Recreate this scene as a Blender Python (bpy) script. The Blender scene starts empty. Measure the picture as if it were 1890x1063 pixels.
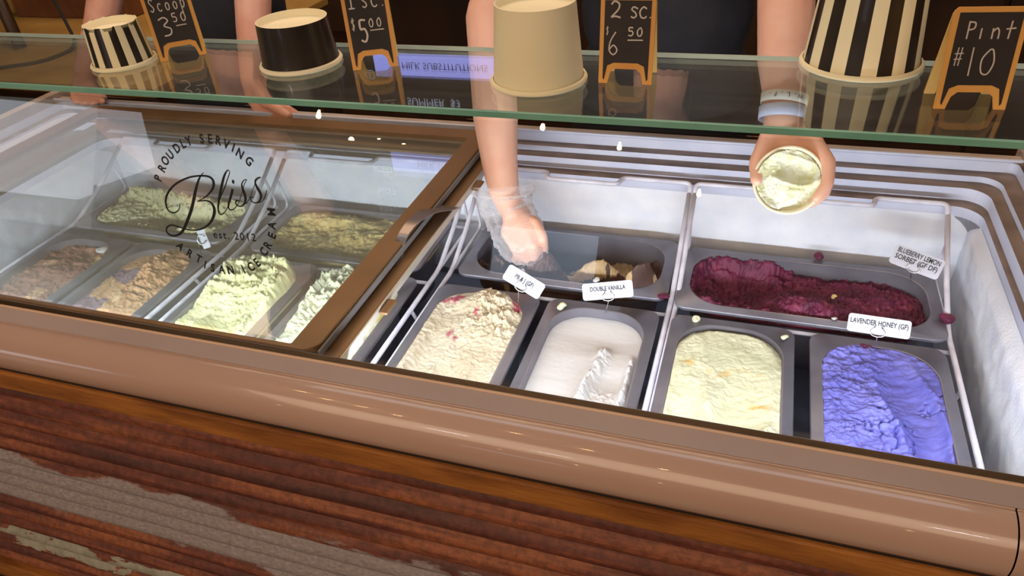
import bpy, bmesh, math, random
import numpy as np
from mathutils import Vector, Matrix
R_=math.radians; PI=math.pi
random.seed(7)
# ------------------------------------------------------------------ camera
FPX=1340.125
CX,CY=945.0,531.5
RM=np.array([[0.94907999,0.12449252,-0.28939383],[0.30716855,-0.5696839,0.76230423],[-0.06996184,-0.81238037,-0.57891577]])
C0=np.array([0,0,0.56])
sc=bpy.context.scene; COL=sc.collection
cd=bpy.data.cameras.new('camera'); cam=bpy.data.objects.new('camera',cd); COL.objects.link(cam)
m=Matrix.Identity(4)
for i in range(3):
    m[i][0]=RM[i][0]; m[i][1]=-RM[i][1]; m[i][2]=-RM[i][2]; m[i][3]=C0[i]
cam.matrix_world=m
cd.sensor_width=36; cd.lens=36*FPX/1890; cd.clip_start=.02; cd.clip_end=60
sc.camera=cam
# ------------------------------------------------------------------ light
sc.view_settings.view_transform='Standard'; sc.view_settings.look='None'
sc.view_settings.gamma=1; sc.view_settings.use_curve_mapping=False
sc.view_settings.exposure=0.0
w=bpy.data.worlds.new('world'); sc.world=w; w.use_nodes=True
w.node_tree.nodes['Background'].inputs[0].default_value=(1.0,.80,.62,1)
w.node_tree.nodes['Background'].inputs[1].default_value=.10
def area(name,loc,rot,sx,sy,energy,col,spread=180):
    l=bpy.data.lights.new(name,'AREA'); l.shape='RECTANGLE'; l.size=sx; l.size_y=sy; l.energy=energy; l.color=col; l.spread=R_(spread)
    o=bpy.data.objects.new(name,l); COL.objects.link(o); o.location=loc; o.rotation_euler=rot; return o
WARM=(1.0,.66,.38); COOL=(.86,.92,1.0)
# led strip under the front rim, shining back into the freezer
area('led_strip_light',(.0-.52,.583,-.036),(R_(93),0,0),1.75,.02,5.9,COOL,150)
area('ceiling_fill_light',(-.4,1.05,1.85),(0,0,0),2.4,.4,7,COOL)  # unseen cool fill added over the pans
area('warm_fill_light',(-.6,-1.9,2.2),(R_(30),0,0),4.5,3.4,155,(1.0,.74,.50))  # unseen area light added to carry the bulbs' warm light over the counter
area('back_fill_light',(-.8,2.2,1.9),(R_(-12),0,0),3.5,1.0,45,(1.0,.68,.42))  # unseen fill added from behind to brighten arms, cups and menu
area('window_daylight',(-8.8,-6.3,.5),(R_(60),0,R_(-12)),2.6,1.4,22,(.82,.88,1.0))
# ------------------------------------------------------------------ helpers
def lin(c): return tuple(((x/255+.055)/1.055)**2.4 if x/255>.04045 else x/255/12.92 for x in c)
def P(px,py,y):
    d=RM@np.array([(px-CX)/FPX,(py-CY)/FPX,1.0]); t=(y-C0[1])/d[1]; return Vector(C0+t*d)
def PZ(px,py,z):
    d=RM@np.array([(px-CX)/FPX,(py-CY)/FPX,1.0]); t=(z-C0[2])/d[2]; return Vector(C0+t*d)
def mesh(name,verts,faces,mats=None,smooth=False,midx=None):
    me=bpy.data.meshes.new(name); me.from_pydata([tuple(v) for v in verts],[],faces); me.update()
    if mats:
        for mm in (mats if isinstance(mats,(list,tuple)) else [mats]): me.materials.append(mm)
    if midx is not None: me.polygons.foreach_set('material_index',midx)
    if smooth: me.polygons.foreach_set('use_smooth',[True]*len(me.polygons))
    return me
def link(name,me,parent=None,label=None,cat=None,group=None,kind=None):
    o=bpy.data.objects.new(name,me); COL.objects.link(o)
    if parent is not None: o.parent=parent
    if label: o['label']=label
    if cat: o['category']=cat
    if group: o['group']=group
    if kind: o['kind']=kind
    return o
def empty(name,loc,label,cat,group=None,rz=0):
    o=bpy.data.objects.new(name,None); COL.objects.link(o); o.location=loc; o.rotation_euler=(0,0,rz); o.empty_display_size=.02
    o['label']=label; o['category']=cat
    if group: o['group']=group
    return o
def inv(parent):   # children given in world coordinates
    return parent
def adopt(o,parent):
    """o's mesh is in world coordinates; keep it there under parent"""
    o.parent=parent
    M=Matrix.Translation(parent.location)@parent.rotation_euler.to_matrix().to_4x4()
    o.matrix_parent_inverse=M.inverted()
    return o
def bm_mesh(bm,name,mats,smooth=False):
    me=bpy.data.meshes.new(name); bm.to_mesh(me); bm.free()
    for mm in (mats if isinstance(mats,(list,tuple)) else [mats]): me.materials.append(mm)
    if smooth: me.polygons.foreach_set('use_smooth',[True]*len(me.polygons))
    return me
def box(bm,x0,x1,y0,y1,z0,z1,bev=0,mi=0):
    vs=[bm.verts.new((x,y,z)) for x in (x0,x1) for y in (y0,y1) for z in (z0,z1)]
    fs=[bm.faces.new([vs[i] for i in q]) for q in ((0,1,3,2),(4,6,7,5),(0,4,5,1),(2,3,7,6),(0,2,6,4),(1,5,7,3))]
    for f_ in fs: f_.material_index=mi
    if bev:
        es=list({e for f_ in fs for e in f_.edges})
        bmesh.ops.bevel(bm,geom=es,offset=bev,segments=2,affect='EDGES',profile=.5)
    return vs
def boxm(name,x0,x1,y0,y1,z0,z1,mat,bev=0):
    bm=bmesh.new(); box(bm,x0,x1,y0,y1,z0,z1,bev); return bm_mesh(bm,name,mat)
def tube_vf(pts,r,n=8,closed=False,V=None,F=None,rad=None):
    V=[] if V is None else V; F=[] if F is None else F
    pts=[Vector(p) for p in pts]; N=len(pts); b0=len(V)
    t0=(pts[1]-pts[0]).normalized(); ref=Vector((0,0,1)) if abs(t0.z)<.9 else Vector((1,0,0))
    u=t0.cross(ref).normalized()
    for i,p in enumerate(pts):
        if closed: t=(pts[(i+1)%N]-pts[i-1]).normalized()
        else: t=(pts[min(i+1,N-1)]-pts[max(i-1,0)]).normalized()
        u=(u-t*u.dot(t)).normalized(); v=t.cross(u)
        rr=r if rad is None else rad[i]
        for k in range(n):
            a=2*PI*k/n; V.append(p+u*(rr*math.cos(a))+v*(rr*math.sin(a)))
    M=N if closed else N-1
    for i in range(M):
        for k in range(n):
            a=b0+i*n+k; b=b0+i*n+(k+1)%n; j=(i+1)%N
            F.append((a,b,b0+j*n+(k+1)%n,b0+j*n+k))
    if not closed:
        F.append(tuple(b0+k for k in range(n))[::-1]); F.append(tuple(b0+(N-1)*n+k for k in range(n)))
    return V,F
def round_path(pts,r,seg=5):
    pts=[Vector(p) for p in pts]; out=[pts[0]]
    for i in range(1,len(pts)-1):
        a,b,c=pts[i-1],pts[i],pts[i+1]; d1=(a-b); d2=(c-b); rr=min(r,d1.length*.45,d2.length*.45)
        p0=b+d1.normalized()*rr; p1=b+d2.normalized()*rr
        for k in range(seg+1):
            t=k/seg; out.append((p0*(1-t)+b*t)*(1-t)+(b*(1-t)+p1*t)*t)
    out.append(pts[-1]); return out
def wire(name,pts,r,mat,parent,rd=.012,n=8):
    V,F=tube_vf(round_path(pts,rd),r,n); o=link(name,mesh(name,V,F,mat,True)); adopt(o,parent); return o
def rrect(x0,x1,y0,y1,r,n=8,z=0):
    out=[]
    r=min(r,(x1-x0)/2-1e-5,(y1-y0)/2-1e-5)
    for cx,cy,a0 in ((x1-r,y1-r,0),(x0+r,y1-r,90),(x0+r,y0+r,180),(x1-r,y0+r,270)):
        for k in range(n+1):
            a=R_(a0+90*k/n); out.append((cx+r*math.cos(a),cy+r*math.sin(a),z))
    return out
def loft(loops,cap0=False,cap1=False,mids=None):
    V=[];F=[];MI=[]
    n=len(loops[0])
    for l in loops: V+=l
    for i in range(len(loops)-1):
        for k in range(n):
            F.append((i*n+k,i*n+(k+1)%n,(i+1)*n+(k+1)%n,(i+1)*n+k)); MI.append(mids[i] if mids else 0)
    if cap0: F.append(tuple(range(n))[::-1]); MI.append(mids[0] if mids else 0)
    if cap1: F.append(tuple((len(loops)-1)*n+k for k in range(n))); MI.append(mids[-1] if mids else 0)
    return V,F,MI
def lathe(profile,n=64,mi=None,fn=None):
    V=[];F=[];MI=[]
    for r,z in profile:
        for k in range(n):
            a=2*PI*k/n; V.append((r*math.cos(a),r*math.sin(a),z))
    for i in range(len(profile)-1):
        for k in range(n):
            F.append((i*n+k,i*n+(k+1)%n,(i+1)*n+(k+1)%n,(i+1)*n+k)); MI.append(fn(i,k) if fn else 0)
    return V,F,MI
# ------------------------------------------------------------------ numpy noise
def vnoise(x,y,seed=0):
    xi=np.floor(x).astype(np.int64); yi=np.floor(y).astype(np.int64); xf=x-xi; yf=y-yi
    def h(a,b):
        n=(a*374761393+b*668265263+seed*1442695041)&0xffffffff
        n=((n^(n>>13))*1274126177)&0xffffffff
        return ((n^(n>>16))&0xffff)/65535.0
    u=xf*xf*(3-2*xf); v=yf*yf*(3-2*yf)
    return (h(xi,yi)*(1-u)+h(xi+1,yi)*u)*(1-v)+(h(xi,yi+1)*(1-u)+h(xi+1,yi+1)*u)*v
def fbm(x,y,f,o=4,seed=0,ridge=False):
    s=0;a=.5
    for i in range(o):
        n=vnoise(x*f+17.3*i,y*f-9.1*i,seed+i)
        if ridge: n=1-abs(2*n-1)
        s=s+a*n; a*=.5; f*=2.03
    return s
def sst(a,b,x):
    t=np.clip((x-a)/(b-a),0,1); return t*t*(3-2*t)
# ------------------------------------------------------------------ materials
def nodes(mt): return mt.node_tree.nodes, mt.node_tree.links
def mat(name,c,rough=.5,metal=0,c2=None,nscale=8,bump=0,bscale=60,sss=0,spec=.5,coat=0,detail=6,stretch=(1,1,1),lo=.35,hi=.65,dist=.002):
    mt=bpy.data.materials.new(name); mt.use_nodes=True; N,L=nodes(mt); b=N['Principled BSDF']
    c=lin(c)+(1,)
    b.inputs['Base Color'].default_value=c; b.inputs['Roughness'].default_value=rough; b.inputs['Metallic'].default_value=metal
    b.inputs['Specular IOR Level'].default_value=spec; b.inputs['Coat Weight'].default_value=coat; b.inputs['Coat Roughness'].default_value=.035
    if sss:
        b.inputs['Subsurface Weight'].default_value=sss; b.inputs['Subsurface Radius'].default_value=(.012,.006,.004); b.inputs['Subsurface Scale'].default_value=.5
    tc=N.new('ShaderNodeTexCoord'); mp=N.new('ShaderNodeMapping'); mp.inputs['Scale'].default_value=stretch
    L.new(tc.outputs['Object'],mp.inputs[0])
    if c2 is not None:
        n=N.new('ShaderNodeTexNoise'); n.inputs['Scale'].default_value=nscale; n.inputs['Detail'].default_value=detail; L.new(mp.outputs[0],n.inputs[0])
        r=N.new('ShaderNodeValToRGB'); r.color_ramp.elements[0].position=lo; r.color_ramp.elements[1].position=hi
        r.color_ramp.elements[0].color=c; r.color_ramp.elements[1].color=lin(c2)+(1,)
        L.new(n.outputs[0],r.inputs[0]); L.new(r.outputs[0],b.inputs['Base Color'])
    if bump:
        n=N.new('ShaderNodeTexNoise'); n.inputs['Scale'].default_value=bscale; n.inputs['Detail'].default_value=5; L.new(mp.outputs[0],n.inputs[0])
        bp=N.new('ShaderNodeBump'); bp.inputs['Strength'].default_value=bump; bp.inputs['Distance'].default_value=dist
        L.new(n.outputs[0],bp.inputs['Height']); L.new(bp.outputs[0],b.inputs['Normal'])
    return mt
def add_layer(mt,col,scale,lo,hi,stretch=(1,1,1),detail=5,seed=0):
    """blend another noise patch colour on top of the base colour"""
    N,L=nodes(mt); b=N['Principled BSDF']; inp=b.inputs['Base Color']
    mx=N.new('ShaderNodeMix'); mx.data_type='RGBA'
    if inp.is_linked:
        s=inp.links[0].from_socket; L.new(s,mx.inputs[6])
    else: mx.inputs[6].default_value=inp.default_value
    mx.inputs[7].default_value=lin(col)+(1,)
    tc=N.new('ShaderNodeTexCoord'); mp=N.new('ShaderNodeMapping'); mp.inputs['Scale'].default_value=stretch; mp.inputs['Location'].default_value=(seed*3.7,seed*1.3,seed)
    L.new(tc.outputs['Object'],mp.inputs[0])
    n=N.new('ShaderNodeTexNoise'); n.inputs['Scale'].default_value=scale; n.inputs['Detail'].default_value=detail; L.new(mp.outputs[0],n.inputs[0])
    r=N.new('ShaderNodeValToRGB'); r.color_ramp.elements[0].position=lo; r.color_ramp.elements[1].position=hi
    L.new(n.outputs[0],r.inputs[0]); L.new(r.outputs[0],mx.inputs[0]); L.new(mx.outputs[2],inp)
    return mt
def emis(name,c,s):
    mt=bpy.data.materials.new(name); mt.use_nodes=True; N,L=nodes(mt); b=N['Principled BSDF']
    b.inputs['Base Color'].default_value=(0,0,0,1); b.inputs['Emission Color'].default_value=c+(1,); b.inputs['Emission Strength'].default_value=s; return mt
def glass(name,tint=(1,1,1),base=.042,power=5,haze=0,hazecol=(1,1,1)):
    """thin clear pane: Schlick reflection over straight transmission"""
    mt=bpy.data.materials.new(name); mt.use_nodes=True; N,L=nodes(mt); N.remove(N['Principled BSDF']); out=N['Material Output']
    tr=N.new('ShaderNodeBsdfTransparent'); tr.inputs[0].default_value=tint+(1,)
    gl=N.new('ShaderNodeBsdfGlossy'); gl.inputs['Roughness'].default_value=0.0; gl.inputs[0].default_value=(1,1,1,1)
    g=N.new('ShaderNodeNewGeometry'); dp=N.new('ShaderNodeVectorMath'); dp.operation='DOT_PRODUCT'
    L.new(g.outputs['Incoming'],dp.inputs[0]); L.new(g.outputs['Normal'],dp.inputs[1])
    def M(op,a,b=None):
        q=N.new('ShaderNodeMath'); q.operation=op
        for i,v in enumerate((a,b)):
            if v is None: continue
            if isinstance(v,(int,float)): q.inputs[i].default_value=v
            else: L.new(v,q.inputs[i])
        return q.outputs[0]
    f=M('ADD',M('MULTIPLY',M('POWER',M('SUBTRACT',1.0,M('ABSOLUTE',dp.outputs['Value'])),power),1-base),base)
    mx=N.new('ShaderNodeMixShader'); L.new(f,mx.inputs[0]); L.new(tr.outputs[0],mx.inputs[1]); L.new(gl.outputs[0],mx.inputs[2])
    last=mx.outputs[0]
    if haze:
        df=N.new('ShaderNodeBsdfDiffuse'); df.inputs[0].default_value=hazecol+(1,)
        m2=N.new('ShaderNodeMixShader')
        n=N.new('ShaderNodeTexNoise'); n.inputs['Scale'].default_value=9; n.inputs['Detail'].default_value=6
        L.new(M('MULTIPLY',n.outputs[0],haze*2),m2.inputs[0]); L.new(last,m2.inputs[1]); L.new(df.outputs[0],m2.inputs[2]); last=m2.outputs[0]
    L.new(last,out.inputs[0]); return mt

M_riser=mat('lavender_white_plastic',(208,211,230),.42,c2=(194,198,220),nscale=14,bump=.05,bscale=80)
M_tread=mat('grimy_bronze_track',(136,116,104),.5,.1,c2=(104,86,74),nscale=22,bump=.2,bscale=150)
M_liner=mat('freezer_liner',(150,150,160),.55,c2=(106,106,118),nscale=5,bump=.2,bscale=30)
M_floorliner=mat('dark_freezer_floor',(150,158,178),.35,c2=(110,118,136),nscale=7,bump=.1,bscale=20,stretch=(1,1,1))
M_frost=mat('frost',(236,238,246),.75,c2=(222,226,238),nscale=18,bump=.7,bscale=220,sss=.15,spec=.3,dist=.0012)
M_bronze=mat('bronze_aluminium',(136,104,72),.40,.25,c2=(122,92,62),nscale=9,bump=.04,bscale=200)
M_bronzelight=mat('worn_bronze_frame',(150,118,78),.42,.45,c2=(120,92,60),nscale=9,bump=.08,bscale=120)
M_brdark=mat('dark_bronze_channel',(70,50,30),.4,.5)
M_gasket=mat('grey_gasket',(120,118,118),.5)
M_beige=mat('glossy_beige_plastic',(192,158,142),.22,c2=(186,152,136),nscale=3,coat=.6,spec=.4)
M_strip=mat('greyish_beige_strip',(172,150,146),.5,c2=(166,144,140),nscale=6)
M_panel=mat('grimy_white_panel',(196,180,172),.5,c2=(170,150,138),nscale=10,bump=.05)
M_wood=mat('worn_wood_trim',(176,112,48),.65,c2=(126,72,28),nscale=26,bump=.6,bscale=200,stretch=(.3,1.5,1.5),detail=12)
M_steel=mat('dull_stainless_steel',(136,134,144),.36,.45,c2=(112,110,122),nscale=12,bump=.08,bscale=160)
M_wire=mat('white_coated_wire',(222,220,232),.4,c2=(196,192,206),nscale=30)
M_black=mat('black_cotton',(22,21,26),.85,c2=(32,31,38),nscale=20,bump=.3,bscale=300)
M_trouser=mat('dark_denim',(28,30,40),.85,bump=.3,bscale=300)
M_skin=mat('skin',(236,184,158),.45,c2=(228,170,144),nscale=20,bump=.15,bscale=300,sss=.12,dist=.0008)
M_skin2=mat('flushed_skin',(230,172,150),.45,c2=(220,154,130),nscale=22,bump=.15,bscale=300,sss=.12,dist=.0008)
M_hair=mat('brown_hair',(60,38,24),.5,c2=(40,24,14),nscale=40,stretch=(1,1,.1),bump=.6,bscale=100)
M_cream=mat('cream_paper',(248,236,200),.5,c2=(242,228,188),nscale=10,bump=.05,bscale=200)
M_white=mat('white_paper',(240,228,196),.5)
M_blk=mat('black_paper',(34,27,22),.35,c2=(44,34,28),nscale=30,coat=.2)
M_chalk=mat('chalkboard_black',(26,20,18),.7,c2=(44,34,32),nscale=24)
M_pine=mat('pine_frame',(226,166,84),.55,c2=(206,142,66),nscale=12,stretch=(1,1,.2),bump=.1,bscale=120)
M_pine2=mat('pale_pine_back',(232,196,112),.6,c2=(220,180,96),nscale=12)
M_chalkink=mat('chalk_marker',(206,192,184),.9)
M_ink=mat('black_ink',(14,12,14),.6)
M_tagm=mat('white_tag_plastic',(200,203,218),.4)
M_inkg=mat('tag_lettering',(40,38,44),.6)
M_chrome=mat('chrome_wire',(200,200,205),.2,1)
M_gold=mat('yellow_tan_paint',(200,168,104),.5)
M_green=mat('green_glass_edge',(112,168,150),.3,c2=(128,182,164),nscale=16,coat=.3,sss=0)
M_edgew=mat('silicone_bead',(206,206,190),.3,coat=.5)
M_glassS=glass('shelf_glass',(.93,.965,.95),.05,4.2,.02,(.9,.9,.9))
M_glassF=glass('front_glass',(.985,.99,.985),.045,5)
M_glassL=glass('lid_glass',(.985,.998,.985),.034,5,.05,(.86,.9,.87))
M_decal=mat('black_vinyl_lettering',(10,10,10),.5)

# ------------------------------------------------------------------ room shell
M_floor=mat('dark_brown_floor',(78,54,42),.30,c2=(52,36,28),nscale=3,stretch=(.4,3,1),bump=.1,bscale=40)
M_ceil=mat('dark_ceiling',(60,46,38),.8,c2=(50,38,30),nscale=3)
M_wall=mat('brown_wall',(92,64,44),.8,c2=(76,52,36),nscale=2)
M_walll=mat('warm_plaster',(176,130,92),.8,c2=(160,116,80),nscale=2)
X0,X1,Y0,Y1,ZF,ZC=-11.5,4.5,-6.6,4.8,-.92,2.3
def struct(name,me): return link(name,me,kind='structure')
struct('floor',boxm('floor',X0,X1,Y0,Y1,ZF-.1,ZF,M_floor))
struct('ceiling',boxm('ceiling',X0,X1,Y0,Y1,ZC,ZC+.1,M_ceil))
struct('wall_back',boxm('wall_back',X0,X1,Y1,Y1+.1,ZF,ZC,M_wall))
struct('wall_left',boxm('wall_left',X0-.1,X0,Y0,Y1,ZF,ZC,M_walll))
struct('wall_right',boxm('wall_right',X1,X1+.1,Y0,Y1,ZF,ZC,M_walll))
# front wall (behind the camera) with shop windows
wins=[(-11.2,-8.5,-.55,1.3),(-2.75,-1.42,-.45,.20)]
bm=bmesh.new(); xs=sorted({X0,X1}|{a for q in wins for a in q[:2]})
for i in range(len(xs)-1):
    a,b=xs[i],xs[i+1]; q=[q for q in wins if q[0]<=a and q[1]>=b]
    if q:
        box(bm,a,b,Y0-.1,Y0,ZF,q[0][2]); box(bm,a,b,Y0-.1,Y0,q[0][3],ZC)
    else: box(bm,a,b,Y0-.1,Y0,ZF,ZC)
struct('wall_front',bm_mesh(bm,'wall_front',M_walll))
M_day=emis('daylight_pane',(.62,.78,1.0),1.6)
M_day2=emis('warm_daylight_pane',(1.0,.95,.86),.5)
M_wf=mat('window_frame_paint',(90,70,54),.5)
for i,(a,b,c,d) in enumerate(wins):
    bm=bmesh.new(); t=.05
    for q in ((a,a+t,c,d),(b-t,b,c,d),(a,b,c,c+t),(a,b,d-t,d)): box(bm,q[0],q[1],Y0-.06,Y0+.02,q[2],q[3])
    f_=struct('window_%d'%(i+1),bm_mesh(bm,'window',M_wf))
    p=link('pane',boxm('pane',a+t,b-t,Y0-.05,Y0-.04,c+t,d-t,M_day2 if i<1 else M_day),f_)
struct('trim_1',boxm('wood_panelling',X0+.02,-3.5,Y0,Y0+.04,ZF,-.62,mat('orange_wood_panelling',(206,124,70),.5,c2=(180,100,52),nscale=4)))
# dark cupboards behind the servers
M_cup=mat('dark_stained_wood',(64,40,24),.5,c2=(42,26,16),nscale=5,stretch=(1,1,.15),bump=.1)
M_ctop=mat('back_worktop',(70,46,30),.4,c2=(52,34,22),nscale=6)
cab=empty('back_counter',(-.2,3.2,ZF),'long dark wooden counter against the back wall behind the servers','counter')
adopt(link('worktop',boxm('worktop',-1.7,2.6,2.85,3.5,-.10,-.06,M_ctop,.005)),cab)
adopt(link('carcass',boxm('carcass',-1.65,2.55,2.92,3.5,ZF,-.10,M_cup)),cab)
for k in range(7):
    d=adopt(link('door',boxm('door',-1.62+k*.595,-1.04+k*.595,2.895,2.918,ZF+.08,-.13,M_cup,.004)),cab)

# ------------------------------------------------------------------ counter front
XL,XR=-2.0,.85
cf=empty('counter_front',(0,.49,ZF),'rusty corrugated metal counter front below the freezer, with a worn wooden top trim','counter')
def prof_x(name,prof,x0,x1,mt,nx=1,smooth=True,fn=None):
    V=[];F=[]
    n=len(prof)
    for i in range(nx+1):
        x=x0+(x1-x0)*i/nx
        for y,z in prof:
            v=(x,y,z)
            if fn: v=fn(x,y,z)
            V.append(v)
    for i in range(nx):
        for k in range(n-1):
            F.append((i*n+k,(i+1)*n+k,(i+1)*n+k+1,i*n+k+1))
    return mesh(name,V,F,mt,smooth)
# wooden trim board
bm=bmesh.new(); box(bm,XL,XR,.481,.497,-.100,-.0665,.0025)
adopt(link('wooden_trim',bm_mesh(bm,'trim',M_wood)),cf)
bm=bmesh.new(); box(bm,XL,XR,.4865,.498,-.0668,-.060)
adopt(link('trim_shadow_gap',bm_mesh(bm,'gap',mat('dark_gap',(30,18,10),.9))),cf)
# corrugated sheet
PITCH=.0345; NZ=16*10; ZT=-.098; ZB=-.655
z=np.linspace(ZT,ZB,NZ+1); nx=360; x=np.linspace(XL,XR,nx+1)
Xg,Zg=np.meshgrid(x,z,indexing='ij')
ph=(Zg-ZT+.004*fbm(Xg,Zg*0,1.2,2,5))/PITCH*2*PI
Yg=.5000-.0150*np.abs(np.sin(ph/2))**.75-.003*(fbm(Xg,Zg,5,3,9)-.5)
Yg-=.001*fbm(Xg,Zg,60,2,11)
V=np.stack([Xg,Yg,Zg],-1).reshape(-1,3); n=NZ+1
F=[(i*n+k,i*n+k+1,(i+1)*n+k+1,(i+1)*n+k) for i in range(nx) for k in range(NZ)]
M_rust=bpy.data.materials.new('rusty_corrugated_iron'); M_rust.use_nodes=True
N,L=nodes(M_rust); b=N['Principled BSDF']; b.inputs['Roughness'].default_value=.62
tc=N.new('ShaderNodeTexCoord')
def nz(scale,stretch=(1,1,1),detail=8,loc=(0,0,0)):
    mp=N.new('ShaderNodeMapping'); mp.inputs['Scale'].default_value=stretch; mp.inputs['Location'].default_value=loc; L.new(tc.outputs['Object'],mp.inputs[0])
    q=N.new('ShaderNodeTexNoise'); q.inputs['Scale'].default_value=scale; q.inputs['Detail'].default_value=detail; q.inputs['Roughness'].default_value=.65; L.new(mp.outputs[0],q.inputs[0]); return q.outputs[0]
def ramp(s,els):
    r=N.new('ShaderNodeValToRGB'); e=r.color_ramp.elements
    while len(e)<len(els): e.new(.5)
    for q,(p,c) in zip(e,els): q.position=p; q.color=(c if len(c)==4 else lin(c)+(1,))
    L.new(s,r.inputs[0]); return r.outputs[0]
def MM(op,a,b_=None,c=None):
    q=N.new('ShaderNodeMath'); q.operation=op
    for i,v in enumerate((a,b_,c)):
        if v is None: continue
        if isinstance(v,(int,float)): q.inputs[i].default_value=v
        else: L.new(v,q.inputs[i])
    return q.outputs[0]
def mixc(f_,a,b_):
    q=N.new('ShaderNodeMix'); q.data_type='RGBA'; L.new(f_,q.inputs[0]); L.new(a,q.inputs[6]); L.new(b_,q.inputs[7]); return q.outputs[2]
rust=ramp(nz(14,(.14,1,2.6),12),[(.34,(80,42,34)),(.48,(112,56,42)),(.60,(160,92,54)),(.70,(104,52,38))])
dk=ramp(nz(90,(1,1,1),6),[(.42,(60,34,28)),(.56,(255,255,255))])
_m=N.new('ShaderNodeMix'); _m.data_type='RGBA'; _m.blend_type='MULTIPLY'; _m.inputs[0].default_value=.35; L.new(rust,_m.inputs[6]); L.new(dk,_m.inputs[7]); rust=_m.outputs[2]
galv=ramp(nz(260,(.5,1,1)),[(.3,(124,112,112)),(.55,(152,141,141)),(.8,(184,174,176))])
pale=ramp(nz(40,(1,1,1)),[(.3,(132,128,110)),(.7,(176,172,160))])
sep=N.new('ShaderNodeSeparateXYZ'); L.new(tc.outputs['Object'],sep.inputs[0]); zz=sep.outputs[2]; xx=sep.outputs[0]
# galvanised band between two heights, edges eaten by rust
zc=MM('ADD',MM('SUBTRACT',zz,-.345),MM('MULTIPLY',MM('SUBTRACT',nz(6,(.5,1,2.4),12),.5),.16))
band=MM('SUBTRACT',1.0,MM('ABSOLUTE',MM('MULTIPLY',zc,1/.062)))
bandm=ramp(MM('ADD',MM('MULTIPLY',band,.5),.5),[(.49,(0,0,0,1)),(.53,(1,1,1,1))])
z2=MM('ADD',MM('SUBTRACT',zz,-.535),MM('MULTIPLY',MM('SUBTRACT',nz(7,(.4,1,1.2),loc=(3,1,2)),.5),.16))
band2=ramp(MM('ADD',MM('MULTIPLY',MM('SUBTRACT',1.0,MM('ABSOLUTE',MM('MULTIPLY',z2,1/.016))),.5),.5),[(.49,(0,0,0,1)),(.53,(1,1,1,1))])
spots=ramp(nz(7,(.6,1,2),loc=(8,2,5)),[(.68,(0,0,0,1)),(.74,(1,1,1,1))])
c=mixc(spots,rust,galv); c=mixc(bandm,c,galv); c=mixc(band2,c,pale)
L.new(c,b.inputs['Base Color'])
bp=N.new('ShaderNodeBump'); bp.inputs['Strength'].default_value=.5; bp.inputs['Distance'].default_value=.0015; L.new(nz(160),bp.inputs['Height']); L.new(bp.outputs[0],b.inputs['Normal'])
adopt(link('corrugated_sheet',mesh('corrugated_sheet',V,F,M_rust,True)),cf)
bm=bmesh.new(); box(bm,XL,XR,.476,.50,-.70,-.652,.003)
adopt(link('lower_wooden_rail',bm_mesh(bm,'rail',M_wood)),cf)
bm=bmesh.new(); box(bm,XL,XR,.51,.53,ZF,-.10)
adopt(link('backing_board',bm_mesh(bm,'bb',M_cup)),cf)

# ------------------------------------------------------------------ freezer
fz=empty('ice_cream_freezer',(-.58,.9,ZF),'large ice cream display freezer with frosted walls and a glossy beige front edge','freezer')
# bullnose profile
pr=[(.545,-.0015),(.5445,.0010),(.542,.0015),(.5405,.0004)]
adopt(link('front_rim_lit_edge',prof_x('front_rim_lit_edge',pr,XL,XR,mat('painted_rim_highlight',(216,178,150),.35),smooth=True)),fz)  # lit edge of the rim, its highlight put into a paler colour
pr=[(.5405,.0003),(.517,-.0025)]
adopt(link('front_rim_strip',prof_x('front_rim_strip',pr,XL,XR,M_strip,smooth=False)),fz)
pr=[(.517,-.0028),(.5165,-.0050)]
for k in range(13):
    a=R_(90-k*12.2); pr.append((.5155-.0355*math.cos(R_(90)-a) if False else .5155-.0365*math.sin(R_(k*9.0)), -.042+.0375*math.cos(R_(k*9.0))))
pr+=[(.4855,-.062),(.492,-.064)]
adopt(link('front_bullnose',prof_x('front_bullnose',pr,XL,.262,M_beige)),fz)
adopt(link('corner_bullnose',prof_x('corner_bullnose',pr,.2635,XR,M_beige)),fz)
adopt(link('front_glass_channel',boxm('front_glass_channel',XL,.41,.545,.556,-.02,-.0005,M_brdark,.001)),fz)
# stepped rear and side rails around the opening
K=8
loops=[rrect(-1.56,.403,.555,1.232,.012,K,0),rrect(-1.56,.403,.555,1.232,.012,K,-.018),
 rrect(-1.54,.379,.556,1.212,.03,K,-.018),rrect(-1.54,.379,.556,1.212,.03,K,-.028),
 rrect(-1.52,.361,.560,1.188,.035,K,-.028),rrect(-1.52,.361,.560,1.188,.035,K,-.049),
 rrect(-1.39,.352,.570,1.165,.04,K,-.049),rrect(-1.39,.352,.570,1.165,.04,K,-.066),
 rrect(-1.39,.352,.570,1.165,.012,K,-.12),rrect(-1.38,.342,.575,1.160,.012,K,-.50)]
V,F,MI=loft(loops,mids=[0,1,0,1,0,1,0,2,2])
F=[f_[::-1] for f_ in F]
adopt(link('stepped_rim',mesh('stepped_rim',V,F,[M_riser,M_tread,M_liner],False,MI)),fz)
adopt(link('interior_floor',boxm('interior_floor',-1.382,.344,.572,1.162,-.33,-.302,M_floorliner)),fz)
# outer casing
bm=bmesh.new()
box(bm,-1.60,.43,1.234,1.262,ZF+.05,-.0005,.002); box(bm,-1.60,-1.562,.532,1.232,ZF+.05,-.046); box(bm,.405,.43,.532,1.232,ZF+.05,-.012)
box(bm,-1.6,.43,.53,1.262,ZF+.02,ZF+.05)
adopt(link('outer_casing',bm_mesh(bm,'outer_casing',M_panel)),fz)
bm=bmesh.new(); box(bm,-1.60,.41,1.2325,1.2385,-.0005,.004,.001)
adopt(link('rear_rim_cap',bm_mesh(bm,'cap',M_riser)),fz)
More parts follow.
